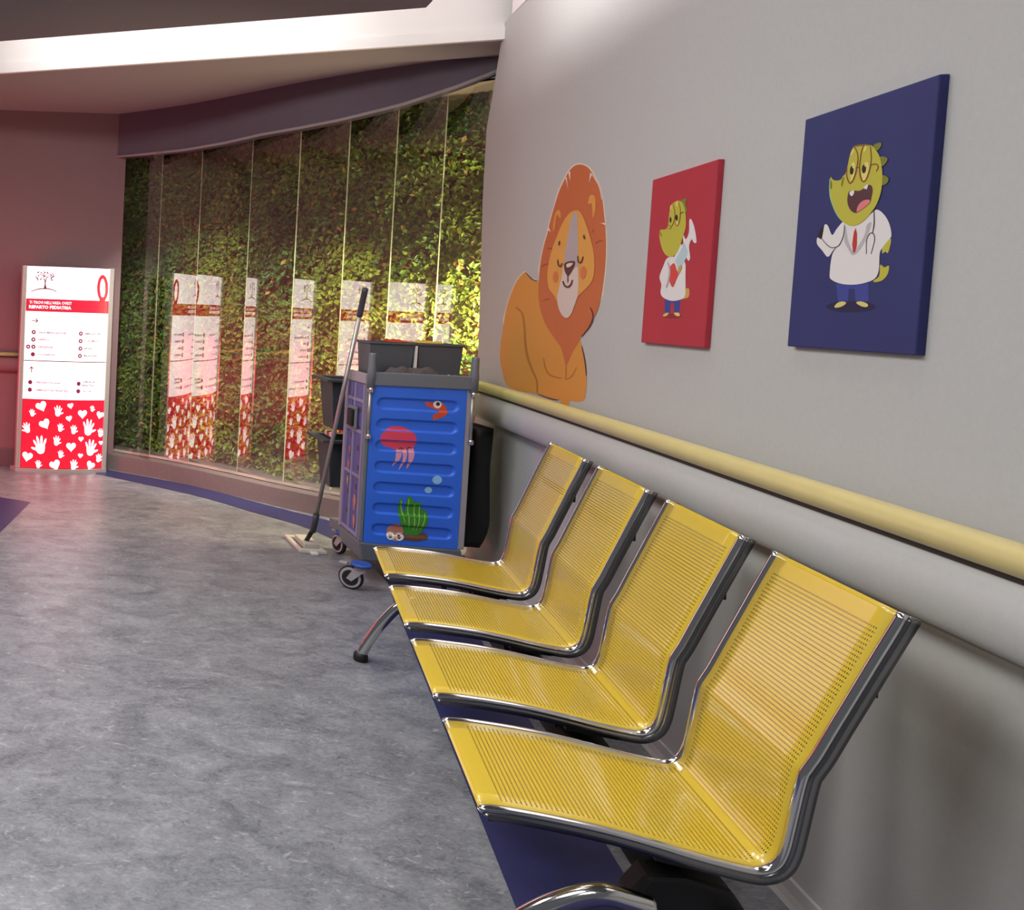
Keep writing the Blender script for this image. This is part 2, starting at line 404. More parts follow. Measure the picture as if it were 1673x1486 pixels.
mb = MB(); mb.add([(.645, 6.131, .0015), (-2.9, 7.98, .0015), (-2.9, 1.2, .0015), (-1.0, 1.2, .0015), (.359, 5.288, .0015)], [(0, 1, 2, 3, 4)])
mb.build('blue_inlay', M['blue_floor'], FLOOR)

# right wall: slab whose far end edge follows the photographed end profile
prof = [(0, 6.03), (1.1, 6.03), (1.8, 6.10), (2.36, 6.16), (2.8, 6.17), (3.05, 6.07), (3.41, 5.95)]
mb = MB(); cols = [-2.6, 0, 2, 3, 3.4]+[3.4+i*.2 for i in range(1, 12)]
vs = []; nr = len(prof); nc = len(cols)+1
for z, e in prof:
    for a in cols+[e]: vs.append(PW(a, WALL, z))
fs = [(i*nc+j, (i+1)*nc+j, (i+1)*nc+j+1, i*nc+j+1) for i in range(nr-1) for j in range(nc-1)]
mb.add(vs, fs)
bk = len(mb.v)
mb.add([PW(e-.02, WALL+.14, z) for z, e in prof]+[PW(e, WALL, z) for z, e in prof], [(i, i+1, nr+i+1, nr+i) for i in range(nr-1)])
mb.add([PW(a, WALL+.14, z) for z in (0, 3.41) for a in (-2.6, 3.4, 6.0)], [(0, 1, 4, 3), (1, 2, 5, 4)])
wall_right = struct(mb.build('wall_right', M['wall']))
# white strip above the grey paint, up to the high ceiling
mb = MB(); al = [-2.6, 3.4]+[3.4+i*.2 for i in range(1, 13)]
mb.add([PW(a, WALL-.004, z) for z in (3.41, 3.75) for a in al], [(i, i+1, len(al)+i+1, len(al)+i) for i in range(len(al)-1)])
struct(mb.build('trim_1', M['white']))
# high white ceiling of the recess
mb = MB(); mb.box((-3.2, -2.6, 3.68), (4.6, 6.9, 3.75)); struct(mb.build('ceiling', M['white']))
# fascia beam: white front, grey underside
L0 = Vector((.29, 6.208, 0)); L1 = Vector((3.399, 5.074, 0)); ld = (L1-L0).normalized(); ln = Vector((-ld.y, ld.x, 0))
if ln.y < 0: ln = -ln
A = L0-ld*3.6; B = L0+ld*3.40
mb = MB(); mb.prism([A+UP*3.302, A+UP*3.69, A+ln*.02+UP*3.69, A+ln*.02+UP*3.302], B-A); mb.prism([A-ln*.018+UP*3.30, A-ln*.018+UP*3.375, A+UP*3.375, A+UP*3.30], B-A); struct(mb.build('trim_2', M['white']))
mb = MB(); mb.prism([A+ln*.02+UP*3.30, A+ln*.02+UP*3.6, A+ln*.36+UP*3.6, A+ln*.36+UP*3.30], B-A); struct(mb.build('trim_3', M['ceil']))
# lower ceiling beyond the beam
mb = MB(); q = A+ln*.36; q2 = B+ln*.36
mb.prism([q+UP*3.32, q2+UP*3.32, q2+Vector((1.0, 3.2, 3.32)), q+Vector((0, 2.0, 3.32))], (0, 0, .2)); struct(mb.build('ceiling', M['ceil']))
# floating grey raft
R0 = Vector((.246, 5.445, 3.3)); R1 = Vector((2.62, 4.60, 3.3)); rd = (R1-R0).normalized()
R2 = R1+Vector((-.02, -.09, 0))
mb = MB(); mb.prism([R0-rd*3.6, R1, R2, R2-DW*6.6, R0-rd*3.6-Vector((0, 7.4, 0))], (0, 0, .035)); struct(mb.build('ceiling', M['raft'], bevel=.006))

# left wall, its baseboard and return into the niche
mb = MB(); mb.box((-3.2, 7.46, 0), (1.545, 7.60, 3.34)); struct(mb.build('wall_left', M['wall_left']))
mb = MB(); mb.box((1.50, 7.60, 0), (1.545, 8.6, 3.34)); struct(mb.build('wall_left', M['wall_left']))
mb = MB(); mb.box((-3.2, 7.44, 0), (1.50, 7.46, .17)); struct(mb.build('baseboard_left', M['base'], bevel=.006))

# plinth with recessed metal channel
mb = MB()
pf = PLANS; pbk = off_plan(PLANS, .42)
mb.sweep([(p.x, p.y, 0) for p in pf], [(0, 0), (0, .145), (-.10, .165), (-.42, .165), (-.42, 0)]); 
plinth = struct(mb.build('trim_4', M['plinth']))
mb = MB(); c1 = off_plan(PLANS, .085)
mb.sweep([(p.x, p.y, .166) for p in c1], [(.012, 0), (.012, .018), (.006, .018), (.006, .006), (-.006, .006), (-.006, .018), (-.012, .018), (-.012, 0)])
mb.build('glass_channel', M['lip'], plinth)

# curved valance above the glass
vb = [(171, 258.6), (235, 253), (301, 246), (365, 235), (427, 221), (490, 210), (552, 198), (610, 184), (653, 173), (700, 158), (745, 143), (798, 123), (840, 104)]
vp = off_plan(PLANS, -.02)
vp = [vp[0]+(vp[0]-vp[1]).normalized()*.3]+vp+[vp[-1]+(vp[-1]-vp[-2]).normalized()*.6]
bot = []
for x, y in vb:
    v = ray(x, y)
    for i in range(len(vp)-1):
        a, b = vp[i], vp[i+1]; e = b-a
        den = v.x*e.y-v.y*e.x
        t = (a.x*e.y-a.y*e.x)/den; u = (a.x*v.y-a.y*v.x)/den
        if -1e-6 <= u <= 1+1e-6 and t > 0: bot.append(CAM+v*t); break
mb = MB(); n_ = len(bot)
fr = [Vector((p.x, p.y, p.z)) for p in bot]; tp = [Vector((p.x, p.y, 3.325)) for p in bot]
pl2 = off_plan([Vector((p.x, p.y)) for p in bot], .10)
bb = [Vector((pl2[i].x, pl2[i].y, bot[i].z)) for i in range(n_)]; bt = [Vector((pl2[i].x, pl2[i].y, 3.325)) for i in range(n_)]
mb.add(tp+fr+bb+bt, [(i, n_+i, n_+i+1, i+1) for i in range(n_-1)]+[(n_+i, 2*n_+i, 2*n_+i+1, n_+i+1) for i in range(n_-1)]+[(2*n_+i, 3*n_+i, 3*n_+i+1, 2*n_+i+1) for i in range(n_-1)]+[(0, 3*n_, 2*n_, n_)])
val = struct(mb.build('trim_5', M['valance']))
mb = MB(); mb.tube([p+Vector((0, -.004, .006)) for p in fr], .012, 8); mb.build('edge_bead', M['ceil'], val)
# niche ceiling
mb = MB(); PLX = PLANS+[Vector((3.75, 5.22)), Vector((4.1, 4.8))]; nc_ = [Vector((p.x, p.y, 3.16)) for p in off_plan(PLX, .06)]; nf = [Vector((p.x, p.y, 3.16)) for p in off_plan(PLX, 1.2)]
k = len(nc_); mb.add(nc_+nf, [(i, i+1, k+i+1, k+i) for i in range(k-1)])
M['niche'] = mat('niche_beige', rgb(172, 156, 130), .8); struct(mb.build('ceiling', M['niche']))
# back wall of the niche
MOSS = off_plan(PLANS, .50); MOSS = [MOSS[0]+Vector((-.45, .42))]+MOSS+[MOSS[-1]+(MOSS[-1]-MOSS[-2]).normalized()*.55]
mb = MB(); bw = off_plan(MOSS, .06); k = len(bw)
mb.add([(p.x, p.y, z) for z in (0, 3.3) for p in bw], [(i, i+1, k+i+1, k+i) for i in range(k-1)])
struct(mb.build('wall_back', M['soil']))

# ------------------------------------------------------------------ living wall
lw = thing('living_wall', 'curved wall of dense green and yellow foliage behind the glass panels', 'plant wall', (MOSS[8].x, MOSS[8].y, .16))
mb = MB(); k = len(MOSS); mb.add([(p.x, p.y, z) for z in (.17, 3.16) for p in MOSS], [(i, i+1, k+i+1, k+i) for i in range(k-1)])
mb.build('planting_panel', M['soil'], lw)
cum = [0]
for i in range(k-1): cum.append(cum[-1]+(MOSS[i+1]-MOSS[i]).length)
def moss_pt(t):
    t *= cum[-1]
    for i in range(k-1):
        if t <= cum[i+1]:
            u = (t-cum[i])/(cum[i+1]-cum[i]); e = (MOSS[i+1]-MOSS[i]).normalized(); return MOSS[i].lerp(MOSS[i+1], u), e
    e = (MOSS[-1]-MOSS[-2]).normalized(); return MOSS[-1], e
from mathutils import noise as mnoise
V = []; FC = []; CC = []
for _ in range(44000):
    t = random.random(); z = .17+random.random()*2.97
    p, e = moss_pt(t); nn = Vector((e.y, -e.x, 0)); e3 = Vector((e.x, e.y, 0))
    hn = mnoise.noise(Vector((t*cum[-1]*4.5, z*4.5, 0)))
    hn2 = mnoise.noise(Vector((t*cum[-1]*1.6+9, z*1.6, 3)))
    dep = .07+.12*(hn*.9+.3)+random.random()*.06-.02
    c = Vector((p.x, p.y, z))+nn*dep
    a = random.random()*2*pi; ax = (e3*cos(a)+UP*sin(a)+nn*random.uniform(.1, .9)).normalized()
    sd = ax.cross(nn+Vector((random.uniform(-.6, .6), random.uniform(-.6, .6), random.uniform(-.2, .8)))).normalized(); up_ = sd.cross(ax)
    L_ = random.uniform(.03, .062); W_ = L_*random.uniform(.2, .36)
    b = len(V); cu = random.uniform(-.25, .35)*L_
    V += [c, c+ax*L_*.5+sd*W_+up_*W_*.5, c+ax*L_*.5-up_*cu*.4, c+ax*L_*.5-sd*W_+up_*W_*.5, c+ax*L_-up_*cu]
    FC += [(b, b+1, b+2), (b, b+2, b+3), (b+1, b+4, b+2), (b+2, b+4, b+3)]
    y_ = min(1, max(0, .30+hn2*.9+.35*(t-.45)+random.uniform(-.35, .35)))  # yellower to the right: warm light there partly put into the leaf colour
    g0 = Vector((.030, .110, .012)); g1 = Vector((.26, .33, .025)); g2 = Vector((.27, .17, .03))
    col = g0.lerp(g1, y_)
    if random.random() < .07: col = g2
    col = col*random.uniform(.7, 1.2); CC += [(col.x, col.y, col.z, 1)]*5
me = bpy.data.meshes.new('foliage'); me.from_pydata([v-lw.location for v in V], [], FC)
ca = me.color_attributes.new('leafcol', 'FLOAT_COLOR', 'POINT'); ca.data.foreach_set('color', [x for c in CC for x in c])
me.materials.append(M['leaf']); fo = bpy.data.objects.new('foliage', me); COL.objects.link(fo); fo.parent = lw; tag(fo, kind='stuff')

# ------------------------------------------------------------------ totem sign (dimensions first: the glass panes are set against it)
SG0 = Vector((.607, 7.273, 0)); SG1 = Vector((1.458, 7.355, 0)); st = (SG1-SG0).normalized(); sn = Vector((st.y, -st.x, 0)); SW = (SG1-SG0).length; SH = 1.885
SC0 = (SG0+SG1)/2
def sbulge(u): return .055*(1-(2*u/SW)**2)
def SP(u, z, l=0):
    du = .5*SW; return SC0+st*u+sn*(sbulge(max(-du, min(du, u)))+l)+UP*z

# ------------------------------------------------------------------ glass panes in front of the plants
GL = off_plan(PLANS, .085)
GL = [GL[0]+(GL[0]-GL[1]).normalized()*.1]+GL+[GL[-1]+(GL[-1]-GL[-2]).normalized()*.8]
def glass_hit(x):
    v = ray(x, 520)
    for i in range(len(GL)-1):
        a, b = GL[i], GL[i+1]; e = b-a
        den = v.x*e.y-v.y*e.x
        t = (a.x*e.y-a.y*e.x)/den; u = (a.x*v.y-a.y*v.x)/den
        if -1e-6 <= u <= 1+1e-6 and t > 0: return Vector((v.x*t, v.y*t)), e.normalized()
SL = SP(-.5*SW, 0).to_2d(); SR = SP(.5*SW, 0).to_2d()
JX = [188, 255, 319, 400, 477, 556, 633, 711, 800]
AIM = [(258, SR), (275, SR), (359, SL), (418, SL), (512, SL), (605, SL), (695, SL), (738, SL)]
win = bpy.data.objects.new('window_1', None); COL.objects.link(win); win.location = (2.3, 6.7, .17); struct(win)
ztop = [2.98, 2.98, 2.98, 3.0, 3.0, 3.05, 3.10, 3.14]
for i in range(8):
    xl, xr = JX[i], JX[i+1]
    Pc, e = glass_hit((xl+xr)/2); nn = Vector((e.y, -e.x))
    if AIM[i]:
        xb, S = AIM[i]; v = ray(xb, 520).to_2d()
        for _ in range(12):
            t = Pc.dot(nn)/v.dot(nn); Pb = v*t
            nn = ((-Pb).normalized()+(S-Pb).normalized()).normalized()
    ends = []
    for x in (xl, xr):
        v = ray(x, 520).to_2d(); ends.append(v*(Pc.dot(nn)/v.dot(nn)))
    zt = ztop[i]
    mb = MB(); a, b = ends; n3 = Vector((nn.x, nn.y, 0))
    mb.add([(a.x, a.y, .17), (b.x, b.y, .17), (b.x, b.y, zt), (a.x, a.y, zt)], [(0, 1, 2, 3)])
    mb.build('glass_pane', M['glass'], win)
    if i > 0:
        d2 = (b-a).normalized(); mb = MB()
        mb.obox((a.x-d2.x*.004, a.y-d2.y*.004, .17), (d2.x*.003, d2.y*.003, 0), (nn.x*(.002 if i < 4 else .005), nn.y*(.002 if i < 4 else .005), 0), (0, 0, zt-.17))
        mb.build('glass_joint', M['glass_edge'], win)

# ------------------------------------------------------------------ totem sign
sg = thing('directory_totem', 'tall white and red curved directory totem standing by the reddish wall', 'sign', SC0)
mb = MB(); us = [(-.5+i/24)*SW for i in range(25)]
pw = .045
def panel(name, z0, z1, material, u0, u1, lift=0, parent=None, thick=.03):
    mb = MB(); U = [u0+(u1-u0)*i/20 for i in range(21)]
    f_ = [SP(u, z0, lift) for u in U]; t_ = [SP(u, z1, lift) for u in U]; n = 21
    fb = [SP(u, z0, lift-thick) for u in U]; tb = [SP(u, z1, lift-thick) for u in U]
    mb.add(f_+t_+fb+tb, [(i, i+1, n+i+1, n+i) for i in range(n-1)]+[(n+i, n+i+1, 3*n+i+1, 3*n+i) for i in range(n-1)]+[(i+1, i, 2*n+i, 2*n+i+1) for i in range(n-1)]+[(2*n+i+1, 2*n+i, 3*n+i, 3*n+i+1) for i in range(n-1)]+[(0, n, 3*n, 2*n), (n-1, 3*n-1, 4*n-1, 2*n-1)])
    return mb.build(name, material, parent or sg)
def sz(x, y):
    P = at_plane(x, y, SC0, sn); return (P-SC0).dot(st), P.z
for sgn in (-1, 1):
    mb = MB(); c = SC0+st*sgn*(SW/2-.022)
    mb.obox(c-st*.022+sn*-.05+UP*.03, st*.044, sn*.075, UP*(SH-.03)); mb.build('side_post', M['sg_post'], sg, bevel=.006)
ui = SW/2-.045
z_band0 = sz(112, 510)[1]; z_band1 = sz(112, 489.5)[1]; z_red = sz(112, 652)[1]
panel('upper_panel', z_band1, SH-.005, M['sg_white'], -ui, ui); panel('title_band', z_band0, z_band1, M['sg_band'], -ui, ui, .002)
z_div = sz(112, 590)[1]
panel('middle_panel', z_div+.003, z_band0, M['sg_white'], -ui, ui); panel('lower_panel', z_red, z_div-.003, M['sg_white'], -ui, ui)
panel('red_panel', .035, z_red, M['sg_red'], -ui, ui)
mb = MB(); mb.prism([SP(u, .0, .03) for u in us]+[SC0+st*(SW/2+.03)-sn*.08, SC0-st*(SW/2+.03)-sn*.08], (0, 0, .03)); mb.build('base_plate', M['sg_post'], sg)
mb = MB(); mb.prism([SP(u, .03, -.034) for u in us]+[SC0+st*(SW/2-.02)-sn*.055, SC0-st*(SW/2-.02)-sn*.055], (0, 0, SH-.05)); mb.build('core', M['sg_post'], sg)
def s_art(ox, oy, k):
    def to3(p, l):
        u, z = sz(ox+p[0]*k, oy+p[1]*k); return SP(u, z, l+.0035)
    return Art(sg, to3, .0001)
A1 = s_art(30, 425, 165/1673.)
ring_o = ellipse(1383, 465, 97, 222, 0, 40); ring_i = ellipse(1383, 465, 45, 158, 0, 40)
A1.poly('numeral_zero', [[ring_o[i], ring_o[(i+1) % 40], ring_i[(i+1) % 40], ring_i[i]] for i in range(40)]+[[(1325, 610), (1440, 610), (1420, 700), (1330, 700)]], M['sg_band'])
A1.poly('tree_trunk', [smooth_loop([(405, 470), (418, 400), (415, 340), (400, 300), (420, 305), (428, 335), (445, 290), (455, 300), (440, 350), (436, 400), (450, 470)], 4), ribbon(smooth_loop([(200, 520), (300, 482), (420, 470), (520, 482), (610, 518)], 5, False), 18)], M['sg_plum'])
rr = random.Random(3); lv = []
for i in range(70):
    an = rr.uniform(-.25*pi, 1.25*pi); r_ = (rr.random()**.6)
    x, y = 430+150*r_*cos(an), 270-115*r_*sin(an)
    lv.append(ellipse(x, y, rr.uniform(8, 16), rr.uniform(5, 9), rr.uniform(0, pi), 8))
A1.poly('tree_leaves', lv, M['sg_plum'])
def text(body, x0, y0, x1, y1, material, name, K, bold=0):
    """lettering between two traced corners on the totem face"""
    cu = bpy.data.curves.new('txt', 'FONT'); cu.body = body; cu.resolution_u = 2; cu.offset = bold
    o = bpy.data.objects.new('txt', cu); COL.objects.link(o); bpy.context.view_layer.update()
    me = bpy.data.meshes.new_from_object(o.evaluated_get(bpy.context.evaluated_depsgraph_get()))
    bpy.data.objects.remove(o); bpy.data.curves.remove(cu)
    xs = [v.co.x for v in me.vertices]; ys = [v.co.y for v in me.vertices]
    ax, ay, bx, by = min(xs), min(ys), max(xs), max(ys)
    mb = MB(); vs = []
    for v in me.vertices:
        fx = (v.co.x-ax)/(bx-ax); fy = (v.co.y-ay)/(by-ay)
        vs.append(K.to3((x0+(x1-x0)*fx, y1+(y0-y1)*fy+(x1-x0)*fx*.032), K.lift))
    mb.add(vs, [tuple(p.vertices) for p in me.polygons]); bpy.data.meshes.remove(me)
    K.lift += K.step
    return mb.build(name, material, sg)
text("TI TROVI NELL'AREA OVEST", 175, 668, 860, 716, M['sg_print'], 'title_text', A1, .01)
text("REPARTO PEDIATRIA", 170, 740, 850, 795, M['sg_print'], 'title_text', A1, .03)
A2 = s_art(30, 510, 160/1585.)
for x, y in ((238, 318), (232, 437), (152, 553), (232, 553), (224, 675), (988, 340), (983, 460), (980, 580), (972, 698), (182, 1124), (176, 1245), (952, 1145), (945, 1265)):
    A2.poly('number_dot', [ellipse(x, y, 33, 35)], M['sg_plum'])
for i, (x, y) in enumerate(((238, 318), (232, 437), (152, 553), (232, 553), (988, 340), (983, 460), (980, 580), (972, 698))):
    A2.poly('dot_centre', [ellipse(x, y, 10, 13)], M['sg_print'])
for b_, x0, y0, x1 in (('SALA MEDICAZIONE', 318, 305, 750), ('UFFICI', 312, 420, 465), ('DEGENZE', 308, 538, 540), ('CUCINETTA', 300, 660, 570)):
    text(b_, x0, y0, x1, y0+32, M['sg_pale'], 'list_text', A2, .035)
for b_, x0, y0, x1 in (('AMBULATORI', 1045, 325, 1318), ('STUDI MEDICI', 1045, 442, 1292), ('BAGNI', 1040, 562, 1165), ('MAGAZZINI', 1035, 678, 1250), ('CHIRURGIA', 1010, 1098, 1222), ('INFANTILE', 1005, 1156, 1200), ('USCITA', 1000, 1248, 1155)):
    text(b_, x0, y0, x1, y0+32, M['sg_text'], 'list_text', A2, .035)
for b_, x0, y0, x1 in (('NEONATOLOGIA', 275, 1108, 660), ('AMBULATORI PEDIATRICI', 270, 1230, 800)):
    text(b_, x0, y0, x1, y0+32, M['sg_pale'], 'list_text', A2, .035)
A2.poly('arrow', [[(205, 128), (290, 130), (290, 142), (205, 140)], [(262, 100), (275, 96), (308, 135), (275, 168), (262, 160), (288, 135)]], M['sg_text'])
A2.poly('arrow', [[(196, 880), (208, 880), (208, 968), (196, 968)], [(165, 908), (202, 866), (238, 908), (226, 914), (202, 886), (176, 914)]], M['sg_text'])
panel('divider', z_div-.004, z_div+.004, M['sg_text'], -ui, ui, .001)
A3 = s_art(0, 540, 200/1061.)
def heart(cx, cy, r, rot):
    out = []
    for i in range(32):
        t = 2*pi*i/32; x = 16*sin(t)**3; y = -(13*cos(t)-5*cos(2*t)-2*cos(3*t)-cos(4*t))
        x *= r/16; y *= r/15; out.append((cx+x*cos(rot)-y*sin(rot), cy+x*sin(rot)+y*cos(rot)))
    return out
def hand(cx, cy, r, rot, flip=1):
    P = []
    def R(p): x, y = p[0]*flip*r, p[1]*r; return (cx+x*cos(rot)-y*sin(rot), cy+x*sin(rot)+y*cos(rot))
    pl = smooth_loop([(-.42, -.05), (-.2, -.15), (.1, -.17), (.38, -.05), (.45, .3), (.3, .68), (0, .8), (-.3, .62)], 4)
    P.append([R(p) for p in pl])
    for bx, by, an, ln_, w_ in ((-.32, 0, -.42, .72, .17), (-.1, -.1, -.14, .9, .18), (.13, -.1, .12, .88, .18), (.33, 0, .40, .66, .16), (.36, .4, 1.05, .62, .18)):
        c = []
        for i in range(14):
            t = 2*pi*i/14; lx = w_*.62*cos(t); ly = ln_*.5*sin(t)-ln_*.42
            c.append(R((bx+lx*cos(an)-ly*sin(an), by+lx*sin(an)+ly*cos(an))))
        P.append(c)
    return P
for x, y, r_, ro in ((350, 648, 46, -.4), (598, 643, 26, -.2), (585, 752, 27, -.2), (378, 800, 46, -.5), (703, 714, 40, 0), (862, 727, 34, .3), (603, 995, 42, 0), (690, 930, 23, 0), (232, 1083, 44, .2), (685, 1073, 22, .1), (870, 968, 20, 0), (465, 1150, 46, -.4), (775, 1158, 38, .5)):
    A3.poly('heart', [heart(x, y, r_, ro)], M['sg_print'])
for x, y, r_, ro, fp in ((272, 708, 38, -.1, 1), (490, 690, 56, .1, 1), (790, 672, 31, 0, 1), (228, 838, 54, -.3, -1), (510, 832, 42, .1, 1), (625, 850, 46, .1, 1), (755, 835, 82, .12, 1), (340, 985, 92, -.1, -1), (478, 945, 50, .15, 1), (775, 1010, 82, .12, 1), (865, 882, 44, .1, 1), (512, 1060, 40, .1, 1), (322, 1148, 40, 0, 1), (625, 1152, 52, .15, 1), (848, 1100, 44, .2, 1)):
    A3.poly('handprint', hand(x, y, r_, ro, fp), M['sg_print'])

# ------------------------------------------------------------------ handrail on the left wall
hl = thing('handrail', 'orange-lit handrail with bumper on the reddish wall left of the totem', 'handrail', (-.8, 7.46, 1.0))
mb = MB(); mb.sweep([(-3.1, 7.40, 1.06), (.95, 7.40, 1.06)], [(.028*cos(2*pi*i/16), .02*sin(2*pi*i/16)) for i in range(16)], smooth=True); mb.build('grip_rail', M['rail_yellow'], hl)
mb = MB(); mb.sweep([(-3.1, 7.45, .965), (.95, 7.45, .965)], [(.008, -.075)]+[(.008+.06*cos(a), .075*sin(a)) for a in [(-.5+i/10)*pi for i in range(11)]]+[(-.0, .075), (0, -.075)], smooth=False); mb.build('bumper', M['wall_left'], hl)

# ================================================================== HANDRAIL ON THE RIGHT WALL
hr = thing('handrail', 'long yellow handrail above a rounded grey bumper along the right wall', 'handrail', PW(3, WALL, 1.0))
AL = [-2.4, 0, 1.5, 2.5, 3.4]+[3.4+.2*i for i in range(1, 13)]
def rail_prof(w0, pts): return pts
def along_sweep(pts, name, material, smooth=True, parent=None):       # pts: (wall distance inwards, z)
    mb = MB(); vs = []; k = len(pts); n = len(AL)
    for a in AL:
        for q, z in pts: vs.append(PW(a, WALL-q, z))
    fs = [(i*k+j, (i+1)*k+j, (i+1)*k+(j+1) % k, i*k+(j+1) % k) for i in range(n-1) for j in range(k)]
    mb.add(vs, fs, smooth); mb.f += [tuple(range(k)), tuple((n-1)*k+j for j in range(k))[::-1]]; mb.sm += [False, False]
    return mb.build(name, material, parent or hr)
rp = [(.03, 1.100), (.062, 1.100), (.078, 1.106), (.086, 1.120), (.088, 1.135), (.084, 1.150), (.072, 1.160), (.052, 1.164), (.035, 1.160), (.03, 1.150)]
along_sweep(rp, 'grip_rail', M['rail_yellow'])
along_sweep([(0, 1.075), (.055, 1.075), (.055, 1.102), (.0, 1.102)], 'channel', M['channel'], False)
bp_ = [(0, 1.088), (.05, 1.088)]+[(.05+.036*sin(pi*i/12), 1.011+.077*cos(pi*i/12)) for i in range(1, 12)]+[(.05, .934), (0, .934)]
along_sweep(bp_, 'bumper', M['bumper'])
mb = MB(); 
for q, z in bp_: mb.v.append(PW(5.82, WALL-q, z))
mb.f.append(tuple(range(len(mb.v)))); mb.sm.append(False)

# coved skirting at the foot of the right wall
mb = MB(); AL2 = [-2.5, 0, 2, 3.4, 4, 4.5, 5, 5.5, 6.0]; sk = [(.024, 0), (.016, .012), (.010, .03), (.008, .06), (0, .062), (0, 0)]
vs = []
for a in AL2:
    for q, z in sk: vs.append(PW(a, WALL-q, z))
k = len(sk); mb.add(vs, [(i*k+j, (i+1)*k+j, (i+1)*k+(j+1) % k, i*k+(j+1) % k) for i in range(len(AL2)-1) for j in range(k)])
struct(mb.build('baseboard_right', M['wall']))

# ================================================================== WAITING BENCH
bench = thing('waiting_bench', 'row of four joined yellow perforated metal seats with chrome frames along the wall', 'bench', PB(1.1, .35, 0))
base_prof = [(0, -.006), (.008, .001), (.031, .006), (.069, .010), (.147, .014), (.229, .015), (.308, .011), (.392, .004), (.470, .001), (.500, .006), (.520, .025), (.530, .055), (.536, .10), (.548, .21), (.556, .238), (.568, .268), (.590, .333), (.613, .399), (.636, .466), (.656, .523), (.676, .580)]
sp = smooth_loop(base_prof, 4, closed=False)
arc = [0]
for i in range(len(sp)-1): arc.append(arc[-1]+(sp[i+1]-sp[i]).length)
SWD = .444; RW = .020
bend_v = min(range(len(sp)), key=lambda i: (sp[i]-Vector((.512, .016))).length)
M['seat'] = seat_mat(SWD-2*RW, arc[-1], arc[bend_v])
def make_seat():
    mb = MB(); uvs = []; n = len(sp); ns = 9
    for i, p in enumerate(sp):
        for j in range(ns):
            u = (SWD-2*RW)*j/(ns-1); mb.v.append(PB(RW+u, p.x, .43+p.y)); uvs.append((u, arc[i]))
    for i in range(n-1):
        for j in range(ns-1):
            mb.f.append((i*ns+j, (i+1)*ns+j, (i+1)*ns+j+1, i*ns+j+1)); mb.sm.append(True)
    seat = mb.build('seat', M['seat'], bench, uvs=uvs)
    sol = seat.modifiers.new('thickness', 'SOLIDIFY'); sol.thickness = .002; sol.offset = 0
    # chrome side frames: flat bars on edge with a rounded top, following the bend
    path = [PB(0, p.x, .43+p.y) for p in sp]
    ro = [(-.009, -.007), (-.010, -.002), (-.007, .004), (0, .006), (.007, .004), (.010, -.002), (.009, -.007)]
    for s0 in (RW/2-.001, SWD-RW/2+.001):
        mb = MB(); k = len(ro); n = len(path); vs = []
        for i in range(n):
            t = (path[min(i+1, n-1)]-path[max(i-1, 0)]).normalized(); u = D.cross(t).normalized()
            if u.z < 0 and abs(u.z) > .3: u = -u
            nv = N.dot(t); zv = t.z; u = (N*(-zv)+UP*nv).normalized()
            for a, b in ro: vs.append(path[i]+D*(s0+a)+u*b)
        mb.add(vs, [(i*k+j, i*k+(j+1) % k, (i+1)*k+(j+1) % k, (i+1)*k+j) for i in range(n-1) for j in range(k)], True)
        mb.f += [tuple(range(k)), tuple((n-1)*k+j for j in range(k))]; mb.sm += [False, False]
        mb.build('side_frame', M['chrome'], seat)
        mb = MB()                                                     # dark backing web under the bar
        vs = []
        for i in range(n):
            t = (path[min(i+1, n-1)]-path[max(i-1, 0)]).normalized(); nv = N.dot(t); u = (N*(-t.z)+UP*nv).normalized()
            for a, b in ((-.0085, -.006), (.0085, -.006), (.0085, -.027), (-.0085, -.027)): vs.append(path[i]+D*(s0+a)+u*b)
        mb.add(vs, [(i*4+j, i*4+(j+1) % 4, (i+1)*4+(j+1) % 4, (i+1)*4+j) for i in range(n-1) for j in range(4)], True)
        mb.f += [(0, 1, 2, 3), tuple((n-1)*4+j for j in range(4))]; mb.sm += [False, False]
        mb.build('frame_web', M['chrome_dark'], seat)
    # cross bar under the seat and behind the back
    mb = MB(); mb.obox(PB(RW, .33, .395), D*(SWD-2*RW), N*.12, UP*.012); mb.build('under_plate', M['black'], seat)
    mb = MB(); mb.obox(PB(RW, .648, .83), D*(SWD-2*RW), N*.010, UP*.03); mb.build('back_bar', M['black'], seat)
    return seat
seat0 = make_seat()
def copy_tree(o, parent, loc=None):
    c = o.copy(); COL.objects.link(c); c.parent = parent
    if loc is not None: c.location = loc
    for ch in list(o.children): copy_tree(ch, c)
    return c
PITCH_S = .58
for i in range(1, 4): copy_tree(seat0, bench, D*(PITCH_S*i))
# beam
mb = MB(); mb.sweep([PB(.10, .415, .295), PB(2.10, .415, .295)], [(.068*cos(2*pi*i/24), .048*sin(2*pi*i/24)) for i in range(24)], smooth=True); mb.build('beam', M['black'], bench)
for i in range(4):
    mb = MB(); s0 = PITCH_S*i+.20
    mb.prism([PB(s0, .34, .392), PB(s0, .48, .392), PB(s0, .46, .31), PB(s0, .36, .31)], D*.05); mb.build('seat_bracket', M['black'], bench)
def leg(path, r, s0, name='leg', foot=True):
    pp = [PB(s0, p.x, p.y) for p in smooth_loop(path, 5, closed=False)]
    mb = MB(); mb.sweep(pp, [(r*.9*cos(2*pi*i/16), r*sin(2*pi*i/16)) for i in range(16)], fixed=D, smooth=True)
    l = mb.build('leg', M['chrome'], bench)
    e = pp[-1]
    mb = MB(); mb.lathe((e.x, e.y, 0), [(r*1.28, 0), (r*1.38, .006), (r*1.35, .028), (r*1.1, .036)], seg=18); mb.build('rubber_foot', M['rubber'], l)
    return l
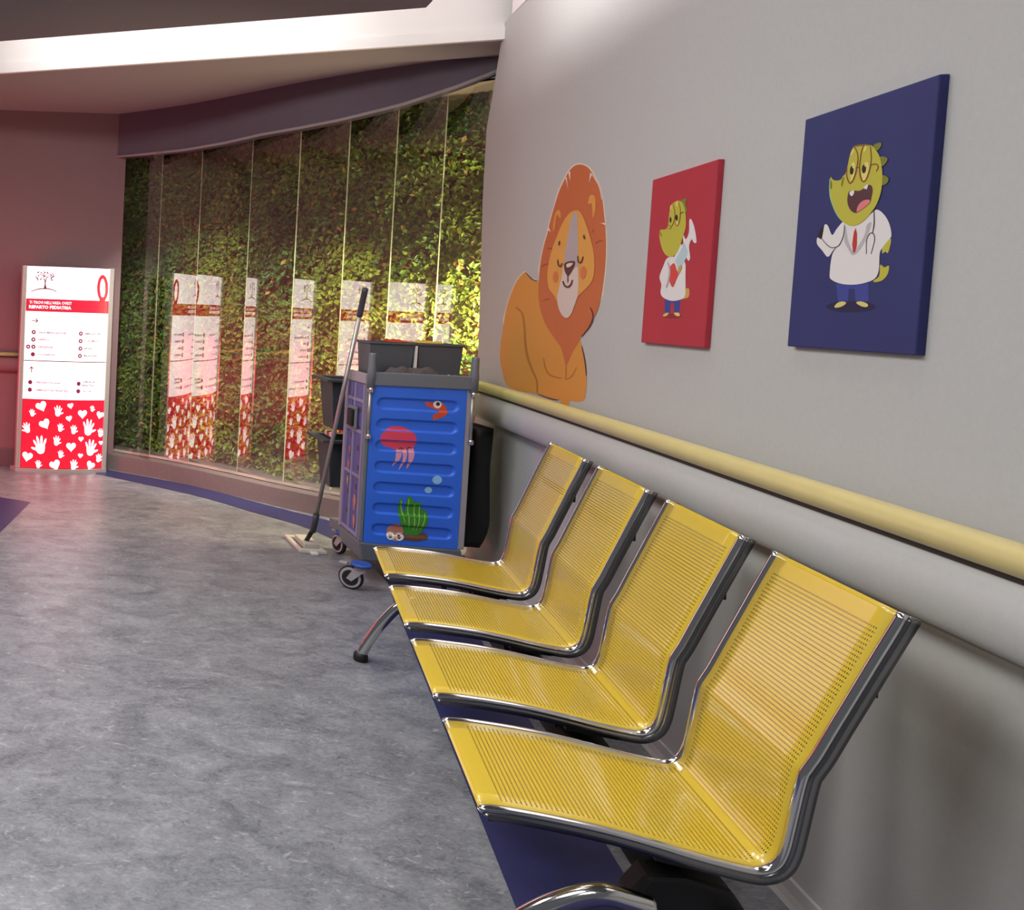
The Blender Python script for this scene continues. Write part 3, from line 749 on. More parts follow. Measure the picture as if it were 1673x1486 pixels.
leg([(.335, .285), (.29, .288), (.24, .285), (.175, .245), (.12, .195), (.065, .13), (.015, .06), (-.02, .018)], .024, .03)
leg([(.36, .30), (.25, .325), (.15, .315), (.075, .272), (.02, .20), (-.025, .12), (-.052, .06), (-.066, .018)], .022, 1.84)
leg([(.46, .29), (.52, .275), (.57, .23), (.60, .16), (.62, .09), (.63, .018)], .022, .03)
leg([(.46, .29), (.52, .275), (.57, .23), (.60, .16), (.62, .09), (.63, .018)], .022, 1.84)
for s0 in (.06, 1.80):
    mb = MB(); mb.prism([PB(s0, .30, .27), PB(s0, .335, .335), (PB(s0, .40, .352)), PB(s0, .48, .345), PB(s0, .53, .27), PB(s0, .50, .225), PB(s0, .35, .225)], D*.07)
    mb.build('leg_bracket', M['black'], bench, bevel=.012)

# ================================================================== CLEANING CART
ca_, cb_ = Vector((.988, -.156, 0)).normalized(), Vector((.156, .988, 0)).normalized()
CF = Vector((2.361, 4.505, 0))
def PC(a, b, z): return CF+ca_*a+cb_*b+UP*z
cart = thing('cleaning_cart', 'grey janitor cart with a ribbed blue front panel of sea creature stickers', 'cart', PC(.28, .35, 0))
CWD = .57
def cbox(name, a0, a1, b0, b1, z0, z1, material, bevel=.004, parent=None):
    mb = MB(); mb.obox(PC(a0, b0, z0), ca_*(a1-a0), cb_*(b1-b0), UP*(z1-z0)); return mb.build(name, material, parent or cart, bevel=bevel)
# base tray with tapered front
mb = MB(); mb.prism([PC(.03, .02, .135), PC(.0, -.005, .25), PC(.0, .40, .25), PC(.03, .38, .135)], ca_*(CWD-.03)); cbase = mb.build('base', M['cart_grey'], cart, bevel=.01)
cbox('rear_platform', .06, .51, .38, .74, .145, .20, M['cart_grey']); cbox('frame_upright', 0, .022, 0, .03, .25, 1.20, M['cart_grey']); cbox('frame_upright', .52, .555, 0, .03, .25, 1.20, M['cart_light'])
cbox('frame_upright', 0, .022, .345, .375, .25, 1.17, M['cart_light']); cbox('frame_upright', .52, .555, .345, .375, .25, 1.17, M['cart_grey'])
cbox('bin_hanger', .10, .13, .384, .516, 1.03, 1.06, M['cart_grey']); cbox('bin_hanger', .44, .47, .384, .516, 1.03, 1.06, M['cart_grey']); cbox('bin_hanger', .10, .13, .384, .516, .66, .69, M['cart_grey']); cbox('bin_hanger', .44, .47, .384, .516, .66, .69, M['cart_grey'])
cbox('top_bar', .015, .545, -.012, .022, 1.152, 1.228, M['cart_grey'], .006)
cbox('top_tray', .0, .555, .022, .385, 1.165, 1.205, M['cart_grey'], .006)
cbox('side_trim', -.004, .012, .03, .385, 1.155, 1.215, M['cart_light'], .004)
cbox('back_panel', .02, .535, .372, .384, .25, 1.165, M['cart_grey'])
# corner posts with hinge rods
for a in (.018, .553):
    mb = MB(); mb.lathe(PC(a, .0, 1.135), [(.021, 0), (.022, .10), (.020, .115), (.019, .19), (.017, .2)], seg=18); ps = mb.build('corner_post', M['cart_grey'], cart)
    mb = MB(); mb.tube([PC(a-.004, -.004, .86), PC(a-.004, -.004, 1.13)], .009, 10); mb.build('hinge_rod', M['steel'], ps)
    for z in (.86, 1.125):
        mb = MB(); mb.lathe(PC(a-.004, -.012, z-.016), [(.008, 0), (.015, .006), (.015, .026), (.008, .032)], seg=14); mb.build('hinge_knob', M['chrome'], ps)
# ribbed blue front: sunken lozenges pressed into the panel
PA0, PA1, PZ0, PZ1 = .022, .520, .25, 1.152
def cart_ab(x, y): P = at_plane(x, y, CF, cb_); return (P-CF).dot(ca_), P.z
RIBS = []
for i in range(7):
    y0 = (245, 415, 586, 758, 926, 1095, 1264)[i]; y1 = (338, 508, 676, 848, 1015, 1182, 1352)[i]
    xl = 290-8*i; xr = 935-9*i
    a0, zt = cart_ab(560+.2018*(xl+0), 600+.2018*y0); a1, _ = cart_ab(560+.2018*xr, 600+.2018*(y0+30)); _, zb = cart_ab(560+.2018*xl, 600+.2018*(y1-6))
    RIBS.append((a0, a1, (zt+zb)/2, (zt-zb)/2))
def relief(a, z):
    dep = 0
    for a0, a1, zc, hr_ in RIBS:
        x = max(a0+hr_-a, a-(a1-hr_), 0); d = math.hypot(x, z-zc)-hr_
        if d < .004: dep = max(dep, min(1, (.004-d)/.009))
    return dep*.012
NA, NZ = 72, 300
mb = MB()
for j in range(NZ+1):
    for i in range(NA+1):
        a = PA0+(PA1-PA0)*i/NA; z = PZ0+(PZ1-PZ0)*j/NZ; mb.v.append(PC(a, -.002+relief(a, z), z))
mb.f = [(j*(NA+1)+i, j*(NA+1)+i+1, (j+1)*(NA+1)+i+1, (j+1)*(NA+1)+i) for j in range(NZ) for i in range(NA)]; mb.sm = [True]*len(mb.f)
door = mb.build('front_door', M['cart_blue'], cart)
def cart_art(ox, oy, k):
    def to3(p, l): return PC(p[0], -.002+relief(p[0], p[1])-l, p[1])
    A_ = Art(door, to3, .0002); A_.T = lambda pts: [cart_ab(ox+p[0]*k, oy+p[1]*k) for p in pts]; return A_
CA = cart_art(560, 600, 240/1189.)
def sticker(name, polys, material, sm=True): return CA.poly(name, [CA.T(smooth_loop(p, 4) if sm else p) for p in polys], material, drape=.006)
sticker('jellyfish_bell', [[(430, 477), (375, 490), (330, 523), (303, 560), (308, 600), (340, 635), (400, 655), (440, 668), (540, 666), (585, 642), (598, 592), (582, 540), (542, 507), (490, 484)]], M['s_pink'])
sticker('jellyfish_tentacle', [[(435, 668), (475, 668), (472, 720), (440, 768), (405, 802), (425, 740)]], M['s_tent'])
sticker('jellyfish_tentacle', [[(482, 668), (522, 668), (512, 740), (490, 790), (455, 835), (475, 780), (486, 720)]], M['s_tent'])
sticker('jellyfish_tentacle', [[(535, 668), (578, 660), (576, 720), (546, 790), (520, 820), (530, 760)]], M['s_tent'])
sticker('jellyfish_eyes', [ribbon(smooth_loop([(455, 668), (475, 653), (497, 668)], 4, False), 10), ribbon(smooth_loop([(522, 662), (542, 650), (562, 660)], 4, False), 10)], M['s_brown'], False)
sticker('shrimp', [[(672, 280), (740, 288), (800, 283), (832, 310), (850, 358), (822, 395), (775, 412), (735, 428), (728, 392), (758, 368), (788, 352), (722, 332), (684, 312)]], M['s_orange'])
sticker('shrimp_eye', [ellipse(772, 302, 34, 31)], M['s_eye'], False); sticker('shrimp_pupil', [ellipse(776, 298, 16, 15)], M['c_black'], False)
sticker('shrimp_feeler', [ribbon(smooth_loop([(558, 332), (600, 300), (680, 292)], 5, False), 6), ribbon(smooth_loop([(600, 272), (650, 268), (690, 284)], 5, False), 5)], M['s_bluel'], False)
sticker('bubble', [ellipse(762, 909, 39, 34)], M['s_bubble'], False); sticker('bubble', [ellipse(697, 995, 30, 26)], M['s_bubble'], False)
sticker('seabed', [[(488, 1362), (600, 1350), (660, 1340), (692, 1380), (600, 1404), (495, 1392)]], M['s_brown'])
sticker('seaweed', [[(450, 1180), (455, 1080), (474, 1058), (482, 1120), (504, 1180), (512, 1085), (534, 1040), (560, 1060), (580, 1092), (602, 1084), (626, 1102), (650, 1155), (682, 1165), (690, 1220), (672, 1290), (640, 1332), (600, 1360), (540, 1364), (500, 1340), (470, 1270)]], M['s_weed'])
for pts in (((470, 1075), (478, 1150), (500, 1250)), ((532, 1060), (530, 1150), (536, 1300)), ((582, 1105), (580, 1200), (575, 1320)), ((625, 1120), (618, 1220), (600, 1320)), ((668, 1180), (655, 1250), (630, 1310))):
    sticker('seaweed_vein', [ribbon(smooth_loop(pts, 5, False), 11)], M['s_weedl'], False)
sticker('crab_shell', [[(358, 1345), (365, 1302), (400, 1275), (442, 1266), (480, 1288), (494, 1330), (486, 1370), (450, 1402), (398, 1396)]], M['s_shell'])
for x, y in ((386, 1362), (456, 1370)):
    sticker('crab_eye', [ellipse(x, y, 34, 31)], M['s_eye'], False); sticker('crab_pupil', [ellipse(x-4, y, 14, 15)], M['c_black'], False)
# left side: lavender frame, violet inner panels with slots, black lock
def sideq(name, b0, b1, z0, z1, a, t, material): return cbox(name, a, a+t, b0, b1, z0, z1, material, .002)
sideq('side_panel', .03, .345, .25, 1.155, .006, .01, M['violet'])
for b in (.035, .185, .315): sideq('side_rib', b, b+.022, .26, 1.15, -.002, .012, M['lav'])
for z in (.262, .60, .86, 1.04): sideq('side_rail', .035, .337, z, z+.02, 0, .01, M['lav'])
rs = random.Random(5)
for i in range(14):
    z = .30+.057*i; b = .095+.13*(i % 2)+rs.uniform(-.01, .01)
    sideq('vent_slot', b, b+.03, z, z+.03, .0045, .004, M['bin'])
def side_T(x, y): P = at_plane(x, y, CF, ca_); return (P-CF).dot(cb_), P.z
flat('s_sea', 176, 112, 112)
AS = Art(cart, lambda p, l: PC(.0045-l, p[0], p[1]), .0003)
for x0, b, z, s_ in (('s_sea', .26, .64, .03), ('s_shell', .12, .45, .035), ('s_sea', .25, .74, .02), ('s_shell', .11, .34, .03), ('c_tan', .255, .55, .02)):
    AS.poly('side_sticker', [smooth_loop([(b+s_*.6*cos(t)*(1+.3*sin(3*t)), z+s_*1.4*sin(t)) for t in [2*pi*i/9 for i in range(9)]], 4)], M[x0])
lk = cbox('lock_plate', -.014, .004, .13, .265, .875, 1.01, M['cart_grey'], .012)
mb = MB(); mb.obox(PC(-.03, .148, .892), ca_*.02, cb_*.085, UP*.10); mb.build('lock_recess', M['black'], lk, bevel=.008)
# casters
def caster(a, b, yaw, blue=True):
    fwd = (ca_*sin(yaw)+cb_*cos(yaw)); side = fwd.cross(UP)
    c = PC(a, b, 0); hub = c-fwd*0+UP*.066
    piv = c-fwd*.05
    mb = MB(); mb.lathe(hub-side*.014, [(.048, 0), (.062, .003), (.066, .008), (.066, .020), (.062, .025), (.048, .028)], axis=side, seg=28); wh = mb.build('caster', M['rubber'], cart)
    for s_ in (-.0165, .0125):
        mb = MB(); mb.lathe(hub+side*s_, [(.054, 0), (.057, .002), (.054, .004)], axis=side, seg=28); mb.build('wheel_rim', M['cart_light'], wh)
        mb = MB(); mb.lathe(hub+side*(s_-.002), [(.043, 0), (.044, .004), (.043, .008)], axis=side, seg=28); mb.build('wheel_disc', M['rubber'], wh)
    for s_ in (-.026, .021):
        mb = MB(); mb.prism([hub+side*s_+fwd*.018-UP*.004, hub+side*s_-fwd*.010-UP*.016, piv+side*s_-fwd*.035+UP*.128, piv+side*s_+fwd*.03+UP*.128], side*.005); mb.build('fork', M['cart_light'], wh)
    mb = MB(); mb.lathe(piv+UP*.125, [(.034, 0), (.036, .012), (.028, .02)], seg=20); mb.build('swivel', M['cart_light'], wh)
    if blue:
        mb = MB(); mb.lathe(piv+UP*.140, [(.040, 0), (.054, .004), (.056, .012), (.050, .02)], seg=24); mb.build('bumper_disc', M['brake_blue'], wh)
        mb = MB(); mb.obox(hub+fwd*.02-side*.016+UP*.068, fwd*.045, side*.032, UP*.012); mb.build('brake_pedal', M['cart_light'], wh, bevel=.004)
    return wh
caster(-.055, -.075, -.95); caster(.085, .60, -.3); caster(.48, .03, .5); caster(.48, .66, .3)

# bins hanging behind the cabinet
def bin_(name, label, a0, a1, b0, b1, z0, z1, material, lip=.02, taper=.03, group=None, cat='bin', loc=None, rim_t=.018):
    t = thing(name, label, cat, PC((a0+a1)/2, (b0+b1)/2, z0), group)
    mb = MB(); th = .005
    def ring(z, e, q): return [PC(a0+e+q, b0+e+q, z), PC(a1-e-q, b0+e+q, z), PC(a1-e-q, b1-e-q, z), PC(a0+e+q, b1-e-q, z)]
    rings = [ring(z0, taper, 0), ring(z1, 0, 0), ring(z1, 0, th), ring(z0+th, taper, th)]
    vs = [p for r in rings for p in r]; fs = [(3, 2, 1, 0), (12, 13, 14, 15)]
    for k_ in range(3): fs += [(k_*4+i, k_*4+(i+1) % 4, k_*4+4+(i+1) % 4, k_*4+4+i) for i in range(4)]
    mb.add(vs, fs); mb.build('shell', material, t, bevel=.006)
    mb = MB()
    o1 = ring(z1-rim_t, -lip, 0); o2 = ring(z1, -lip, 0); i2 = ring(z1, .004, 0); i1 = ring(z1-rim_t, .0, 0)
    vs = o1+o2+i2+i1; fs = []
    for k_ in range(3): fs += [(k_*4+i, k_*4+(i+1) % 4, k_*4+4+(i+1) % 4, k_*4+4+i) for i in range(4)]
    fs += [(12+i, 12+(i+1) % 4, (i+1) % 4, i) for i in range(4)]
    mb.add(vs, fs); mb.build('rim', material, t, bevel=.003)
    return t
b1 = bin_('utility_bin', 'upper charcoal plastic bin hanging on the back of the cart', -.035, .50, .52, .79, .81, 1.135, M['bin'], .04)
b2 = bin_('utility_bin', 'lower charcoal plastic bin with a shiny rim under the other bin', -.035, .50, .52, .79, .44, .75, M['bin'], .05)
mb = MB(); mb.obox(PC(-.024, .53, .765), ca_*.02, cb_*.12, UP*.028); tp_ = mb.build('warning_tape', M['cloth_white'], b1)
mb = MB(); mb.obox(PC(-.026, .56, .765), ca_*.02, cb_*.05, UP*.028); mb.build('tape_stripe', M['cloth_red'], tp_)
# black bag shape added to fill the dark gap towards the wall
wb = MB(); nr_, ns_ = 14, 28; rb = random.Random(2)
for j in range(nr_+1):
    z = .22+.70*j/nr_; f_ = (1-.28*max(0, 1-j/4)**2)*(1-.06*(j/nr_))
    for i in range(ns_):
        t = 2*pi*i/ns_; wv = 1+.05*sin(5*t+j*.3)+.03*mnoise.noise(Vector((cos(t)*3, sin(t)*3, z*4)))
        ex = lambda c: math.copysign(abs(c)**.6, c)
        wb.v.append(PC(.672+.092*ex(cos(t))*f_*wv, .36+.26*ex(sin(t))*f_*wv, z))
wb.f = [(j*ns_+i, j*ns_+(i+1) % ns_, (j+1)*ns_+(i+1) % ns_, (j+1)*ns_+i) for j in range(nr_) for i in range(ns_)]+[tuple(range(ns_))[::-1], tuple(nr_*ns_+i for i in range(ns_))]
wb.sm = [True]*len(wb.f)
tag(wb.build('dark_gap_filler', mat('gap_black', rgb(14, 13, 14), .55)), 'black bag shape added to fill the dark gap between cart and wall', 'bag')
# two buckets on the top tray, cloths in and before them
bk1 = bin_('bucket', 'left grey square bucket with a red cloth on top of the cart', .045, .285, .13, .345, 1.205, 1.395, M['bucket'], .008, .010, 'cart top buckets', 'bucket', rim_t=.012)
bk2 = bin_('bucket', 'right grey square bucket with a yellow cloth on top of the cart', .305, .545, .13, .345, 1.205, 1.395, M['bucket'], .008, .010, 'cart top buckets', 'bucket', rim_t=.012)
cbox('bucket_divider', .290, .300, .12, .33, 1.205, 1.38, M['cloth_white'], .002)
def rag(name, label, pts, h, material, seed):
    mb = MB(); r = random.Random(seed); nx, ny = 26, 12
    (a0, b0, z0), (a1, b1, z1) = pts; top = []; 
    for j in range(ny+1):
        for i in range(nx+1):
            u, v = i/nx, j/ny; ed = min(1, 6*min(u, 1-u))*min(1, 4*min(v, 1-v))
            w_ = mnoise.noise(Vector((u*5+seed, v*4, seed*.7)))*.5+.6
            top.append((a0+(a1-a0)*(u+.03*mnoise.noise(Vector((u*7, v*7, seed)))), b0+(b1-b0)*(v+.06*mnoise.noise(Vector((u*6, v*3, seed+4)))), z0+(z1-z0)*u+.003+h*ed*w_))
    k = nx+1; base = [(p[0], p[1], z0+.001) for p in top]; n_ = len(top)
    mb.add([PC(*p) for p in top+base], [(j*k+i, j*k+i+1, (j+1)*k+i+1, (j+1)*k+i) for j in range(ny) for i in range(nx)]+[(n_+j*k+i, n_+(j+1)*k+i, n_+(j+1)*k+i+1, n_+j*k+i+1) for j in range(ny) for i in range(nx)], True)
    rim = [i for i in range(k)]+[j*k+nx for j in range(1, ny+1)]+[ny*k+i for i in range(nx-1, -1, -1)]+[j*k for j in range(ny-1, 0, -1)]
    mb.f += [(rim[i], n_+rim[i], n_+rim[(i+1) % len(rim)], rim[(i+1) % len(rim)]) for i in range(len(rim))]; mb.sm += [True]*len(rim)
    o = mb.build(name, material); return tag(o, label, 'cloth')
rag('cleaning_cloth', 'crumpled dark grey cloth lying on the cart top before the buckets', ((.105, .026, 1.206), (.42, .118, 1.206)), .065, M['cloth'], 3)
rag('cleaning_cloth', 'white edge of a folded cloth on the blue cart top beside the grey cloth', ((.425, .03, 1.206), (.50, .10, 1.206)), .02, M['cloth_white'], 9)
rag('cleaning_cloth', 'orange red cloth folded over the rim of the left bucket', ((.16, .14, 1.396), (.275, .30, 1.396)), .016, M['cloth_red'], 5)
rag('cleaning_cloth', 'yellow cloth folded over the rim of the right bucket', ((.315, .14, 1.396), (.445, .30, 1.396)), .014, M['cloth_yellow'], 6)

# ------------------------------------------------------------------ mop leaning on the cart
MB0 = at_z(500, 893, .0)
mop = thing('flat_mop', 'grey handled flat mop with a white frame leaning beside the cart', 'mop', MB0)
top_d = PC(0, .10, 0)
vt = ray(597, 471); tt = (top_d-CAM).dot(cb_)/vt.dot(cb_); MT = CAM+vt*tt
MJ = at_plane(511, 868, PC(0, .60, 0), cb_)
dirm = (MT-MJ).normalized()
mb = MB(); mb.tube([MJ, MT-dirm*.16], .0125, 14); mb.build('handle', M['steel'], mop)
mb = MB(); mb.tube([MT-dirm*.17, MT-dirm*.155, MT-dirm*.02, MT], .0165, 14); mb.build('grip', M['bin'], mop)
mb = MB(); mb.tube([MJ-dirm*.0, MJ+dirm*.07, MJ+dirm*.13], .019, 12); mb.build('ferrule', M['bin'], mop)
mb = MB(); hc = Vector((MB0.x, MB0.y, .012)); mb.tube([MJ+dirm*.02, hc+UP*.03], .014, 10); mb.build('joint', M['black'], mop)
hx = Vector((cos(-.12), sin(-.12), 0)); hy = Vector((-hx.y, hx.x, 0))
def mbox(name, x0, x1, y0, y1, z0, z1, material):
    mb = MB(); o_ = Vector((MB0.x, MB0.y, 0))+hx*x0+hy*y0*1.5+UP*z0; mb.obox(o_, hx*(x1-x0), hy*(y1-y0)*1.5, UP*(z1-z0)); return mb.build(name, material, mop, bevel=.004)
mbox('head_bar', -.085, .085, -.10, -.07, .0, .022, M['mop_white']); mbox('head_bar', -.085, .085, .10, .13, .0, .022, M['mop_white'])
mbox('head_bar', -.085, -.055, -.07, .10, .0, .020, M['mop_white']); mbox('head_bar', .055, .085, -.07, .10, .0, .020, M['mop_white'])
mbox('head_plate', -.035, .055, -.05, .09, .004, .045, M['mop_white']); mbox('release_tab', -.022, .022, -.125, -.095, .0, .016, M['cloth_white'])
mbox('head_gap', -.055, .055, -.07, .10, .001, .006, M['bin'])

# ================================================================== PICTURES ON THE RIGHT WALL
CF_W = 1.442
def canvas(name, label, cxs, col, parent_pt):
    """cxs: photo corners TL, TR, BR, BL of the canvas front; squared up on its plane"""
    P = [at_plane(x, y, NW*CF_W, NW) for x, y in cxs]
    a0 = (P[0].dot(DW)+P[3].dot(DW))/2; a1 = (P[1].dot(DW)+P[2].dot(DW))/2
    z1 = (P[0].z+P[1].z)/2; z0 = (P[2].z+P[3].z)/2
    t = thing(name, label, 'picture', DW*((a0+a1)/2)+NW*CF_W+UP*z0)
    mb = MB(); mb.obox(DW*a0+NW*CF_W+UP*z0, DW*(a1-a0), NW*.0185, UP*(z1-z0)); mb.build('canvas', col, t, bevel=.003)
    return t
M['cv_navy'] = mat('canvas_navy', rgb(42, 46, 104), .75, noise=.05, nscale=8, bump=.12, bscale=500)
M['cv_red'] = mat('canvas_red', rgb(180, 44, 62), .6, noise=.05, nscale=8, bump=.12, bscale=500)
cb1 = canvas('canvas_picture', 'large navy blue canvas of a laughing green dinosaur doctor with glasses', ((1316, 197), (1534, 119), (1496, 577), (1285, 568)), M['cv_navy'], None)
cb2 = canvas('canvas_picture', 'smaller red canvas of a green dinosaur doctor holding white papers', ((1064, 295.5), (1172, 259), (1151, 566.5), (1049, 561)), M['cv_red'], None)
def art_on(parent, ox, oy, k):
    return px_art(parent, lambda p: (ox+p[0]*k, oy+p[1]*k), NW*CF_W, -NW, .00012)
S = lambda pts, k=4: smooth_loop(pts, k)
R_ = lambda pts, w_: ribbon(smooth_loop(pts, 5, False), w_)
K1 = art_on(cb1, 1260, 90, 510/1486.); K2 = art_on(cb1, 1300, 210, 180/1573.)
K1.poly('ground_shadow', [ellipse(380, 1197, 118, 28)], M['c_navy_dark'])
K1.poly('trousers', [[(310, 1085), (465, 1085), (464, 1172), (402, 1172), (398, 1112), (370, 1112), (366, 1172), (318, 1172)]], M['c_trouser'])
K1.poly('shoes', [S([(302, 1200), (315, 1180), (340, 1172), (358, 1180), (332, 1198)]), S([(405, 1178), (430, 1172), (460, 1185), (456, 1198), (430, 1195)])], M['c_shoe'])
K1.poly('tail', [S([(487, 1075), (515, 1050), (520, 998), (540, 1010), (562, 1002), (556, 1040), (532, 1070), (500, 1080)])], M['c_green'])
K1.poly('hand', [S([(532, 900), (550, 880), (572, 875), (566, 915), (556, 942), (545, 935), (530, 942)])], M['c_green'])
K1.poly('coat', [S([(355, 790), (320, 900), (292, 950), (280, 1040), (288, 1068), (335, 1088), (400, 1092), (460, 1080), (498, 1060), (514, 1020), (518, 945), (530, 918), (560, 880), (574, 858), (565, 805), (540, 760), (505, 735), (470, 760), (410, 800)])], M['c_white'])
K1.poly('sleeve', [S([(352, 790), (315, 825), (292, 856), (272, 812), (256, 808), (248, 850), (240, 876), (222, 868), (220, 898), (245, 930), (272, 960), (300, 925), (340, 880)])], M['c_white'])
K1.poly('stethoscope_disc', [S([(250, 815), (235, 830), (224, 862), (242, 864)])], M['c_black'])
K1.poly('lapel', [S([(356, 812), (350, 880), (368, 920), (390, 952), (420, 930), (450, 880), (480, 800), (458, 808), (445, 860), (396, 930), (368, 880)])], M['c_coatgrey'])
K1.poly('tie', [[(405, 822), (396, 842), (388, 900), (393, 940), (402, 940), (410, 905), (411, 850)]], M['c_tie'])
K1.poly('stethoscope', [R_([(352, 808), (346, 860), (325, 905), (290, 916), (258, 892), (240, 866)], 4), R_([(492, 735), (493, 800), (485, 848)], 5), R_([(456, 946), (457, 880), (474, 848), (490, 852), (495, 880), (478, 946)], 4)], M['c_black'])
K2.lift = K1.lift+.0001
K2.poly('spikes', [S([(1120, 240), (1210, 198), (1238, 228), (1200, 292), (1165, 310)]), S([(1215, 405), (1300, 408), (1322, 450), (1272, 522), (1230, 525)]), S([(1245, 668), (1332, 700), (1326, 762), (1282, 800), (1235, 795)])], M['c_dgreen'])
K2.poly('head', [S([(840, 255), (880, 236), (960, 226), (1050, 226), (1110, 250), (1170, 325), (1210, 400), (1236, 520), (1250, 640), (1246, 780), (1230, 900), (1190, 1030), (1138, 1130), (1050, 1245), (950, 1340), (850, 1384), (760, 1376), (660, 1312), (590, 1222), (530, 1080), (500, 960), (488, 860), (494, 760), (514, 690), (545, 728), (600, 742), (660, 724), (684, 680), (722, 640), (745, 560), (760, 500), (780, 400), (802, 330)])], M['c_green'])
K2.poly('jaw_edge', [R_([(500, 720), (496, 860), (506, 970), (536, 1080), (592, 1210), (650, 1290)], 16)], M['c_mint'])
K2.poly('eye_white', [S([(790, 600), (800, 690), (795, 745), (820, 735), (850, 660), (862, 560), (850, 480), (815, 500)]), S([(950, 600), (965, 700), (980, 742), (1010, 725), (1045, 650), (1060, 560), (1045, 480), (1000, 490)])], M['c_pale'])
K2.poly('pupil', [ellipse(815, 595, 27, 64, .08), ellipse(990, 575, 31, 64, .08)], M['c_black'])
K2.poly('highlight', [S([(798, 365), (825, 300), (850, 300), (835, 345), (810, 380)]), S([(985, 310), (1010, 250), (1030, 255), (1020, 300), (995, 330)]), ellipse(832, 550, 9, 18), ellipse(1008, 528, 9, 18)], M['c_pale'])
K2.poly('glasses', [R_([(850, 255), (890, 330), (905, 420), (895, 520), (870, 640), (830, 740), (790, 782), (755, 720), (742, 640), (748, 560)], 17), R_([(985, 240), (955, 320), (938, 440), (925, 560), (940, 690), (975, 755), (1020, 725), (1060, 620), (1085, 520), (1095, 400), (1080, 250)], 17), R_([(870, 565), (900, 550), (928, 556)], 15), R_([(1080, 530), (1130, 506), (1178, 512), (1192, 555), (1165, 612)], 16), R_([(840, 258), (930, 240), (1090, 232)], 16)], M['c_spec'])
K2.poly('nostril', [R_([(512, 740), (520, 800), (516, 860)], 20), R_([(700, 690), (680, 760), (672, 825)], 18)], M['c_dgreen'])
K2.poly('mouth', [S([(765, 930), (792, 890), (850, 884), (920, 888), (980, 860), (1030, 828), (1072, 800), (1106, 832), (1112, 900), (1092, 990), (1080, 1040), (1000, 1110), (920, 1172), (888, 1202), (830, 1190), (780, 1130), (755, 1040)])], M['c_mouth'])
K2.poly('tongue', [S([(890, 1190), (905, 1110), (960, 1042), (1030, 1014), (1080, 1022), (1062, 1070), (1000, 1122), (930, 1176)])], M['c_tongue'])
K2.poly('tooth', [S([(790, 905), (845, 880), (854, 915), (825, 962), (796, 945)]), S([(992, 832), (1046, 795), (1048, 830), (1030, 866), (998, 852)])], M['c_white'])
# red canvas
K3 = art_on(cb2, 1030, 240, 350/1486.)
K3.poly('ground_shadow', [ellipse(290, 1172, 70, 18)], mat('c_red_dark', rgb(142, 34, 46), .6))
K3.poly('trousers', [[(240, 1055), (346, 1055), (342, 1146), (304, 1146), (300, 1080), (280, 1080), (275, 1150), (236, 1146)]], M['c_trouser'])
K3.poly('shoes', [S([(225, 1172), (240, 1155), (266, 1150), (250, 1172)]), S([(302, 1152), (335, 1150), (343, 1170), (320, 1172)])], M['c_shoe'])
K3.poly('tail', [S([(370, 1000), (400, 978), (410, 1000), (404, 1040), (365, 1050)])], M['c_tan'])
K3.poly('coat', [S([(255, 772), (228, 830), (203, 900), (216, 955), (210, 1005), (224, 1040), (280, 1066), (340, 1060), (380, 1030), (383, 900), (380, 800), (340, 790), (300, 760)])], M['c_white'])
K3.poly('sleeve', [S([(362, 590), (385, 640), (408, 590), (410, 510), (424, 503), (446, 560), (460, 655), (442, 664), (426, 640), (408, 690), (416, 765), (402, 788), (380, 730)])], M['c_white'])
K3.poly('paper', [S([(308, 770), (345, 700), (372, 668), (390, 700), (398, 745), (340, 850), (318, 800)])], M['c_lblue'])
K3.poly('paper', [[(268, 838), (352, 672), (366, 690), (282, 846)]], M['c_white'])
K3.poly('spikes', [S([(350, 372), (392, 356), (385, 390), (398, 440), (382, 450), (365, 400)])], M['c_dgreen'])
K3.poly('head', [S([(285, 402), (325, 373), (360, 384), (380, 430), (388, 500), (386, 560), (366, 622), (345, 690), (318, 742), (280, 762), (240, 740), (215, 682), (204, 620), (210, 575), (240, 572), (262, 552), (270, 480), (278, 420)])], M['c_green'])
K3.poly('pupil', [ellipse(281, 505, 7, 20), ellipse(323, 490, 9, 21)], M['c_black'])
K3.poly('highlight', [ellipse(325, 530, 8, 14), S([(322, 380), (332, 378), (328, 410), (320, 410)]), S([(280, 408), (290, 402), (286, 430), (278, 432)])], M['c_pale'])
K3.poly('glasses', [R_([(300, 395), (312, 460), (305, 520), (285, 552), (268, 540)], 6), R_([(340, 385), (350, 440), (345, 510), (328, 548), (312, 520)], 6), R_([(345, 468), (362, 455), (378, 452)], 7)], M['c_spec'])
K3.poly('nostril', [R_([(210, 590), (216, 610), (222, 620)], 8), R_([(262, 566), (280, 566), (284, 550)], 7)], M['c_dgreen'])
K3.poly('bow', [S([(272, 845), (305, 805), (322, 850), (336, 880), (318, 925), (296, 972), (272, 920)])], M['c_bow'])
K3.poly('lapel', [R_([(262, 800), (275, 850), (268, 920), (250, 975)], 12)], M['c_coatgrey'])
K3.poly('sleeve_hand', [S([(332, 850), (352, 818), (360, 835), (340, 880)])], M['c_tan'])

